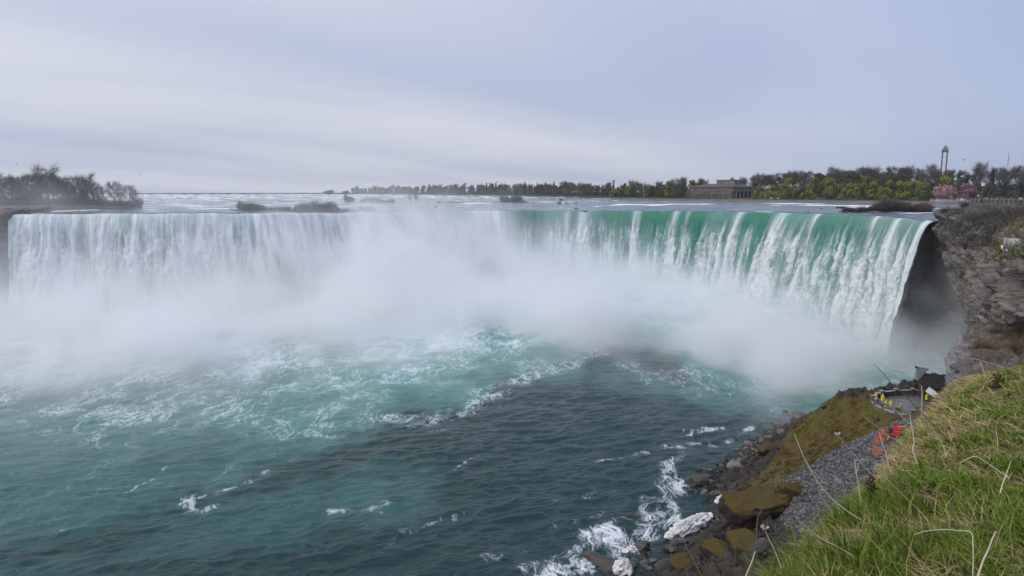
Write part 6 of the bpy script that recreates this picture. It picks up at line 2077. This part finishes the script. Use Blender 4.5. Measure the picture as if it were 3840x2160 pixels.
bd = lambda d: np.stack([d[..., 0] * 0.085 * (1 - 0.25 * d[..., 1]), d[..., 1] * 0.20 + 0.0, d[..., 2] * 0.10 + 0.22 - 0.05 * d[..., 1] * 0 - 0.16 * d[..., 1] * 0.6], -1)
part_o = obj('body', blob('body', bd, 18, 12, M_GULLW), gl)
obj('head', blob('head', lambda d: d * np.array([0.055, 0.065, 0.055]) + [0, -0.17, 0.40], 12, 9, M_GULLW), gl)
obj('neck', MB().tube([[0, -0.12, 0.28], [0, -0.165, 0.39]], [0.07, 0.05], 8).mesh('neck', M_GULLW), gl)
obj('beak', MB().tube([[0, -0.22, 0.40], [0, -0.29, 0.385]], [0.018, 0.006], 5).mesh('beak', M_BEAK), gl)
for sx in (-1, 1):
    obj('wing', blob('wing', lambda d, s=sx: np.stack([d[..., 0] * 0.03 + s * 0.075, d[..., 1] * 0.20 + 0.06, d[..., 2] * 0.07 + 0.20 - 0.10 * d[..., 1]], -1), 12, 9, M_GULLG), gl)
    obj('leg', MB().tube([[sx * 0.035, 0.0, -0.02], [sx * 0.035, 0.0, 0.16]], 0.010, 5).mesh('leg', M_BEAK), gl)


def flying_gull(u_, v_, Y_, bank, label, sc=1.0, mat=None, wing=0.25):
    e = empty('flying_gull', at(u_, v_, Y_), label, 'gull', bank, 'gulls in the air')
    e.scale = (sc,) * 3
    obj('body', blob('body', lambda d: d * np.array([0.07, 0.26, 0.07]), 12, 9, mat or M_GULLG), e)
    obj('tail', MB().add([(-0.04, 0.22, 0), (0.04, 0.22, 0), (0.08, 0.40, 0), (-0.08, 0.40, 0)], [[0, 1, 2, 3]]).add([(-0.04, 0.22, -0.01), (0.04, 0.22, -0.01), (0.08, 0.40, -0.01), (-0.08, 0.40, -0.01)], [[3, 2, 1, 0]]).mesh('tail', mat or M_GULLG), e)
    obj('beak', MB().tube([[0, -0.25, 0], [0, -0.33, -0.01]], [0.02, 0.006], 4).mesh('beak', M_BEAK), e)
    for s in (-1, 1):
        pts = np.array([[0.05 * s, -0.09, 0.02], [0.34 * s, -0.13, wing * 0.75], [0.72 * s, 0.05, wing * 0.55], [0.34 * s, 0.08, wing * 0.72], [0.05 * s, 0.12, 0.02]])
        mb = MB().add(pts, [[0, 1, 3], [0, 3, 4], [1, 2, 3]]).add(pts - [0, 0, 0.015], [[3, 1, 0], [4, 3, 0], [3, 2, 1]])
        obj('wing', mb.mesh('wing', mat or M_GULLG), e)


for (u_, v_, Y_, b_, lb, sc) in [(788, 321, 190, 0.6, 'lone gull high in the left sky', 1.0), (276, 563, 200, 1.0, 'gull in the sky above the left clump of trees', 1.0), (62, 615, 210, -0.4, 'gull low over the trees at the left edge', 1.1), (418, 649, 210, 0.5, 'gull over the gap in the left trees, left of two', 1.0), (445, 661, 210, 1.2, 'gull over the gap in the left trees, right of two', 0.9),
                                 (522, 655, 190, 0.2, 'larger gull right of the left trees', 1.4), (580, 691, 200, 0.9, 'gull just above the dam horizon', 1.0), (964, 694, 230, 0.5, 'gull above the long brush islet', 1.2), (1866, 681, 200, 0.8, 'lone gull over the far conifer grove', 1.1), (3617, 600, 210, 0.1, 'dark gull gliding right of the tower', 1.8), (1117, 712, 230, 0.6, 'gull left of the horizon towers', 0.8)]:
    flying_gull(u_, v_, Y_, b_, lb, sc)
for (u_, v_, lb) in [(3605, 662, 'white gull before the wood right of the tower'), (3641, 686, 'white gull left of the terrace lamp'), (3668, 735, 'white gull just over the terrace crowd')]:
    flying_gull(u_, v_, 170, 0.7, lb, 1.2, M_GULLW)

# ---- grass on the near bank: green blades and matted straw
def m_grass(name, a, b, c):
    m, nt, out = mat_new(name)
    g = nd(nt, 'ShaderNodeNewGeometry')
    r_ = g.outputs['Random Per Island']
    col = mixc(nt, ramp(nt, r_, 0.0, 0.7, 0, 1, False), a, b)
    col = mixc(nt, ramp(nt, r_, 0.86, 0.95), col, c)
    p_ = principled(nt, out, Base_Color=col, Roughness=0.55, Specular_IOR_Level=0.3)
    return m


M_GRASS = m_grass('grass_blades', (0.034, 0.080, 0.007), (0.165, 0.240, 0.016), (0.33, 0.30, 0.08))
M_STRAW = m_grass('straw_blades', (0.160, 0.118, 0.048), (0.400, 0.300, 0.135), (0.55, 0.44, 0.26))
GN_ = grid_normals(HILL_G)
if GN_[..., 2].mean() < 0:
    GN_ = -GN_


def blades(n, seed, lmin, lmax, w, upright, dens_fn, near_pow):
    rg = np.random.RandomState(seed)
    m, k = HILL_G.shape[:2]
    # pick positions by area, thinned with distance
    a = rg.rand(n * 8) * (m - 1.001)
    b = (0.30 + 0.70 * rg.rand(n * 8)) * (k - 1.001)
    i, j = a.astype(int), b.astype(int)
    fa, fb = (a - i)[:, None], (b - j)[:, None]
    P = (HILL_G[i, j] * (1 - fa) * (1 - fb) + HILL_G[i + 1, j] * fa * (1 - fb) + HILL_G[i, j + 1] * (1 - fa) * fb + HILL_G[i + 1, j + 1] * fa * fb)
    N = GN_[i, j]
    u_, v_ = uv_of(P[:, 0], P[:, 1], P[:, 2])
    area = np.linalg.norm(np.cross(HILL_G[i + 1, j] - HILL_G[i, j], HILL_G[i, j + 1] - HILL_G[i, j]), axis=1)
    pr = area / (P[:, 1] ** near_pow) * dens_fn(P)
    ok = (u_ > 2500) & (u_ < 4000) & (v_ < 2500) & (P[:, 1] > 2.4)
    pr = np.where(ok, pr, 0)
    pr /= pr.sum()
    sel = rg.choice(len(P), size=n, p=pr)
    P, N = P[sel] + rg.normal(size=(n, 3)) * [0.02, 0.02, 0], N[sel]
    dist = P[:, 1]
    L = (lmin + (lmax - lmin) * rg.rand(n)) * (0.75 + 0.5 * rg.rand(n))
    clump = fbm(P[:, 0] / 0.5, P[:, 1] / 0.5, 3.0, o=2, seed=seed)
    L = L * (1 + 0.4 * clump)
    W_ = w * (0.7 + 0.6 * rg.rand(n)) * np.clip(dist / 6, 1, 4.0)
    a = rg.rand(n) * 6.283
    lean = np.stack([np.cos(a), np.sin(a), np.zeros(n)], -1)
    lean = lean * 0.8 + np.array([-0.45, -0.25, -0.15])
    up = N * 0.4 + np.array([0, 0, 0.75])
    d0 = up * upright + lean * (1 - upright)
    d0 /= np.linalg.norm(d0, axis=1)[:, None]
    d1 = d0 + lean * (0.55 + 0.5 * rg.rand(n))[:, None] + np.array([0, 0, -0.25])
    d1 /= np.linalg.norm(d1, axis=1)[:, None]
    side = np.cross(d0, rg.normal(size=(n, 3)))
    side /= np.linalg.norm(side, axis=1)[:, None] + 1e-9
    b0 = P - N * 0.02
    b1 = b0 + d0 * (L * 0.55)[:, None]
    b2 = b1 + d1 * (L * 0.5)[:, None]
    s0 = side * W_[:, None]
    V = np.stack([b0 - s0, b0 + s0, b1 + s0 * 0.8, b1 - s0 * 0.8, b2], 1)
    F = np.array([[0, 1, 2], [0, 2, 3], [3, 2, 4]])[None] + (np.arange(n) * 5)[:, None, None]
    return V.reshape(-1, 3), F.reshape(-1, 3)


def patch(P):
    return fbm(P[:, 0] / 0.75 + 5, P[:, 1] / 1.2, 0.5, o=4, seed=331, gain=0.65)


def brow(P):
    """1 along the upper left brow of the bank"""
    d = polyd(P[:, 0], P[:, 1], [at(3345, 1765, 11), at(3448, 1605, 17), at(3540, 1480, 25), at(3618, 1395, 33)])
    return 1 - sstep(0.2, 1.0 + 0.06 * P[:, 1], d)


V, F = blades(60000, 41, 0.08, 0.28, 0.0036, 0.62, lambda P: np.clip(0.38 + 1.5 * patch(P) - 0.5 * brow(P), 0.03, 2), 1.25)
obj('grass', mesh_np('grass', V, F, M_GRASS, True), kind='stuff', label='green grass blades on the near bank')
V, F = blades(54000, 43, 0.14, 0.36, 0.0030, 0.30, lambda P: np.clip(0.50 - 1.0 * patch(P) + 0.5 * sstep(9, 22, P[:, 1]) + 1.2 * brow(P), 0.05, 2.5), 1.2)
obj('straw', mesh_np('straw', V, F, M_STRAW, True), kind='stuff', label='matted dry straw among the grass on the near bank')
# tall fresh grass at the lower edge of the bank
V, F = blades(2600, 47, 0.26, 0.46, 0.0045, 0.86, lambda P: np.clip(patch(P) + 0.25, 0, 1) * (P[:, 1] < 8) * (uv_of(P[:, 0], P[:, 1], P[:, 2])[0] < 3450), 1.0)
obj('tall_grass', mesh_np('tall_grass', V, F, M_GRASS, True), kind='stuff', label='tall fresh grass at the lower edge of the near bank')

# grass and dead stems on the cliff shoulder
def grid_blades(G, jsel, n, seed, L, w, mat, name, label, cond):
    rg = np.random.RandomState(seed)
    uu, vv = uv_of(G[..., 0], G[..., 1], G[..., 2])
    idx = np.argwhere(cond(uu, vv, G))
    s = idx[rg.randint(len(idx), size=n)]
    P = G[s[:, 0], s[:, 1]] + rg.normal(size=(n, 3)) * [0.35, 0.35, 0.05]
    d = rg.normal(size=(n, 3)) * 0.6 + [-0.3, -0.2, 0.9]
    d /= np.linalg.norm(d, axis=1)[:, None]
    l = L * (0.5 + rg.rand(n))[:, None]
    sd_ = np.cross(d, rg.normal(size=(n, 3)))
    sd_ = sd_ / (np.linalg.norm(sd_, axis=1)[:, None] + 1e-9) * w
    Q = P + d * l
    Q[:, 2] -= 0.25 * l[:, 0]
    V = np.stack([P - sd_, P + sd_, P + d * l * 0.6 + sd_ * 0.7, P + d * l * 0.6 - sd_ * 0.7, Q], 1)
    F = np.array([[0, 1, 2], [0, 2, 3], [3, 2, 4]])[None] + (np.arange(n) * 5)[:, None, None]
    obj(name, mesh_np(name, V.reshape(-1, 3), F.reshape(-1, 3), mat, True), kind='stuff', label=label)


shoulder = lambda u_, v_, G: (G[..., 1] < 110) & (v_ > 770) & (v_ < 985) & (u_ < 4000)
grid_blades(CLIFF_G, None, 10000, 51, 0.42, 0.035, m_grass('cliff_grass_blades', (0.045, 0.060, 0.012), (0.135, 0.145, 0.026), (0.24, 0.19, 0.08)), 'cliff_grass', 'mossy grass on the shoulder of the cliff by the gull', lambda u_, v_, G: shoulder(u_, v_, G) & (((v_ > 905) & (u_ > 3745)) | ((v_ < 862) & (u_ > 3785))))
grid_blades(CLIFF_G, None, 5000, 53, 0.75, 0.020, M_DRY, 'cliff_dead_grass', 'dead brown grass hanging over the cliff edge', lambda u_, v_, G: shoulder(u_, v_, G) & (u_ > 3640))
grid_blades(CLIFF_G, None, 9000, 54, 2.6, 0.035, M_TWIG, 'cliff_brush', 'tangled grey purple twigs covering the upper cliff', lambda u_, v_, G: (G[..., 1] > 95) & (v_ > 795) & (v_ < 935 + 0.0 * u_) & (u_ > 3520) & (u_ < 3860))
grid_blades(LEDGE_G, None, 9000, 55, 0.65, 0.010, M_DRY, 'ledge_dead_grass', 'dead brown grass matted on the shale ledge', lambda u_, v_, G: (u_ > 3640) & (u_ < 4000) & (v_ < 1430))
# moss tufts on the ridge
def talus_tufts():
    rg = np.random.RandomState(57)
    lo, hi = MOSS_P.min(0), MOSS_P.max(0)
    P = rg.rand(60000, 2) * (hi - lo) + lo
    P = P[inside(P[:, 0], P[:, 1], MOSS_P)][:20000]
    P = P[fbm(P[:, 0] / 2.2, P[:, 1] / 2.2, 1.0, o=3, seed=58) > -0.12]
    dk_poly = plan([(3262, 1500, DZ), (3320, 1556, DZ), (3560, 1580, DZ), (3560, 1470, DZ), (3280, 1478, DZ)])
    P = P[~inside(P[:, 0], P[:, 1], dk_poly)]
    Z = shore_z(P[:, 0], P[:, 1]) + 0.55 * fbm(P[:, 0] / 7, P[:, 1] / 7, 5.0, o=4, seed=221)
    n = len(P)
    p0 = np.c_[P, Z - 0.05]
    a = rg.rand(n) * 6.283
    d = np.stack([np.cos(a) * 0.6 - 0.25, np.sin(a) * 0.6 - 0.2, 0.5 + 0.4 * rg.rand(n)], -1)
    l = (0.18 + 0.38 * rg.rand(n))[:, None]
    sd_ = np.cross(d, rg.normal(size=(n, 3)))
    sd_ = sd_ / (np.linalg.norm(sd_, axis=1)[:, None] + 1e-9) * 0.075
    V = np.stack([p0 - sd_, p0 + sd_, p0 + d * l], 1)
    F = np.arange(n * 3).reshape(n, 3)
    obj('moss_tufts', mesh_np('moss_tufts', V.reshape(-1, 3), F, m_leaf('moss_blades', (0.055, 0.036, 0.011), (0.135, 0.100, 0.026)), True), kind='stuff', label='brown moss and dead grass tufts on the talus ridge')


talus_tufts()

# ---- dead stalks rising from the bank, each on its own
M_STALK = m_leaf('dry_stalk', (0.42, 0.35, 0.25), (0.64, 0.55, 0.43))
M_STALKD = m_leaf('dark_twig', (0.085, 0.066, 0.060), (0.15, 0.12, 0.105))
M_STALKP = m_leaf('pinkish_stalk', (0.36, 0.24, 0.17), (0.50, 0.36, 0.26))
for (pts, Y_, r_, mt, lb, side) in [
        ([(3275, 1363), (3300, 1387), (3318, 1407), (3345, 1440), (3368, 1455), (3390, 1480), (3440, 1532), (3490, 1582), (3570, 1665)], 9.0, 0.009, M_STALKD, 'long arching twig reaching highest into the mist', [(3318, 1407, 3317, 1396)]),
        ([(2978, 1625), (3000, 1680), (3025, 1735), (3062, 1800), (3112, 1862), (3175, 1915), (3230, 1950)], 7.2, 0.008, M_STALK, 'long pale stalk leaning left over the scree', [(3040, 1760, 3100, 1820)]),
        ([(2890, 1788), (2885, 1830), (2868, 1890), (2842, 1940), (2838, 2000), (2828, 2080), (2805, 2220)], 4.6, 0.0055, M_STALKD, 'tall grey kinked stem before the mossy block', [(2842, 1940, 2838, 1912)]),
        ([(2868, 1985), (2885, 2025), (2905, 2065), (2930, 2130)], 4.8, 0.0035, M_STALK, 'thin stalk carrying a flat dry flower head', []),
        ([(3430, 2004), (3470, 1992), (3540, 1986), (3600, 1990), (3643, 1995), (3648, 2030), (3650, 2100), (3646, 2200)], 4.2, 0.0045, M_STALK, 'straw stem bent at a right angle in the near grass', []),
        ([(3735, 1993), (3722, 2020), (3705, 2065), (3688, 2100), (3668, 2160), (3650, 2230)], 3.8, 0.0075, M_STALK, 'thick pale broken stem at the bottom right', []),
        ([(3275, 1757), (3310, 1785), (3350, 1820), (3420, 1890), (3470, 1940), (3512, 1990)], 6.5, 0.0075, M_STALKP, 'pinkish stem lying diagonally across the bank', []),
        ([(3412, 1553), (3420, 1605), (3428, 1655), (3424, 1690), (3440, 1740)], 9.5, 0.009, M_STALK, 'upright pale stalk at the brow of the bank', []),
        ([(3205, 1722), (3209, 1760), (3217, 1800), (3226, 1860), (3232, 1900)], 8.0, 0.010, M_STALK, 'forked pale stalk at the left brow of the bank', [(3212, 1775, 3222, 1735)]),
        ([(3297, 1620), (3308, 1660), (3322, 1700), (3338, 1765)], 9.0, 0.010, M_STALK, 'bleached stalk beside the orange mesh', []),
        ([(2563, 2025), (2578, 2060), (2598, 2095), (2632, 2165), (2650, 2230)], 4.4, 0.004, M_STALKD, 'leftmost grey stem in front of the dark foreshore', [(2585, 2075, 2592, 2066)]),
        ([(2755, 2040), (2756, 2090), (2757, 2200)], 4.3, 0.0032, M_STALKD, 'short upright stem left of the tall kinked one', []),
        ([(2721, 2068), (2716, 2110), (2708, 2210)], 4.3, 0.0032, M_STALKD, 'short leaning stem farther left of the tall kinked one', []),
        ([(2832, 2068), (2818, 2110), (2795, 2165), (2780, 2220)], 4.2, 0.005, M_STALK, 'stubby bright stalk at the bottom edge', []),
        ([(3002, 1957), (3040, 1990), (3080, 2020), (3140, 2050), (3200, 2085)], 5.2, 0.0035, M_STALK, 'thin pale stalk lying over the fresh grass', []),
        ([(3600, 1735), (3655, 1712), (3700, 1735), (3740, 1762), (3776, 1790)], 6.2, 0.0055, M_STALK, 'arched straw stalk high on the right of the bank', []),
        ([(3792, 1728), (3775, 1775), (3760, 1815), (3750, 1850)], 6.0, 0.006, M_STALK, 'slanting broken stalk at the right edge of the bank', []),
        ([(3456, 1446), (3458, 1490), (3457, 1530), (3456, 1580)], 21.0, 0.022, M_STALK, 'straight grey stake at the far brow of the bank', [(3457, 1515, 3440, 1524), (3457, 1530, 3442, 1536)]),
        ([(3292, 1462), (3310, 1490), (3340, 1520), (3380, 1560), (3420, 1595)], 9.2, 0.006, M_STALK, 'pale stem crossing in front of the lower deck', []),
        ([(3140, 1630), (3170, 1668), (3210, 1712), (3260, 1770), (3290, 1800)], 7.6, 0.0045, M_STALK, 'thin stem with a nodding head over the scree', []),
        ([(3600, 1315), (3625, 1340), (3680, 1352), (3760, 1378)], 26.0, 0.02, M_STALK, 'pale stem sprawling over the shale ledge', []),
        ([(3678, 1355), (3686, 1385), (3694, 1410), (3700, 1440)], 24.0, 0.022, M_STALK, 'pale upright stem before the shale ledge', []),
        ([(3160, 2100), (3120, 2060), (3060, 2030)], 5.0, 0.004, M_STALKP, 'short pinkish stem low in the fresh grass', []),
        ([(3240, 1560), (3275, 1590), (3320, 1625), (3370, 1655)], 9.4, 0.006, M_STALKP, 'thin reddish stem over the work site', [])]:
    P = np.array([at(u_, v_, Y_ - 0.03 * k) for k, (u_, v_) in enumerate(pts)])
    C_ = catmull(P, 22)
    e = obj('dry_stalk', MB().tube(C_, np.linspace(r_ * 0.45, r_, 22), 6).mesh('dry_stalk', mt, True), None, lb, 'stalk', 'dead stalks on the near bank')
    for (a0, b0, a1, b1) in side:
        q0, q1 = at(a0, b0, Y_ - 0.08), at(a1, b1, Y_ - 0.12)
        obj('side_twig', MB().tube([q0, (q0 + q1) / 2 + [0, 0, 0.004], q1], [r_ * 0.5, r_ * 0.4, r_ * 0.25], 5).mesh('side_twig', mt), e)
    if 'flower head' in lb or 'nodding head' in lb:
        h0 = C_[0]
        mb = MB()
        for k in range(16):
            dv_ = rg.normal(size=3) * [1, 0.6, 0.25]
            dv_ /= np.linalg.norm(dv_)
            mb.tube([h0, h0 + dv_ * 0.03 + [0, 0, 0.02]], [0.0012, 0.004], 4)
        obj('flower_head', mb.mesh('flower_head', M_STALK), e)
# dark seed heads of dock
for (u_, v_, Y_, s_, lb) in [(3268, 1830, 7.8, 1.0, 'dark brown dock seed head at the left brow of the bank'), (3735, 1450, 19.0, 2.2, 'dark withered dock plant near the shale ledge')]:
    c = at(u_, v_, Y_)
    e = empty('dock_plant', (c[0], c[1], c[2] - 0.22 * s_), lb, 'plant')
    part('stem', MB().tube([[0, 0, -0.1], [0.01, 0, 0.2 * s_], [0, 0, 0.42 * s_]], 0.006 * s_, 5), M_STALKD, e)
    Pp = rg.normal(size=(260, 3)) * [0.04, 0.04, 0.09] * s_ + [0, 0, 0.24 * s_]
    mb = MB()
    mb.add(*cards(rg, Pp, rg.normal(size=(260, 3)), 0.010 * s_))
    part('seed_head', mb, m_leaf('dock_seeds', (0.035, 0.018, 0.012), (0.075, 0.042, 0.026)), e)

# ================================================================== AIR
def build_haze():
    lo, hi = np.array([-4200.0, -60.0, -9.0]), np.array([4200.0, 5600.0, 124.0])
    me = bpy.data.meshes.new('haze')
    bm = bmesh.new()
    bmesh.ops.create_cube(bm, size=1)
    for v in bm.verts:
        v.co = Vector((lo + hi) / 2) + Vector(v.co[i] * (hi - lo)[i] for i in range(3))
    bm.to_mesh(me)
    bm.free()
    m, nt, out = mat_new('pale_air')
    pv = nd(nt, 'ShaderNodeVolumePrincipled', {'Color': (0.92, 0.95, 1.0, 1), 'Density': 0.00006, 'Anisotropy': 0.3})
    nt.links.new(pv.outputs[0], out.inputs['Volume'])
    me.materials.append(m)
    return obj('haze', me, kind='stuff', label='thin pale haze in the air over the whole scene')


build_haze()
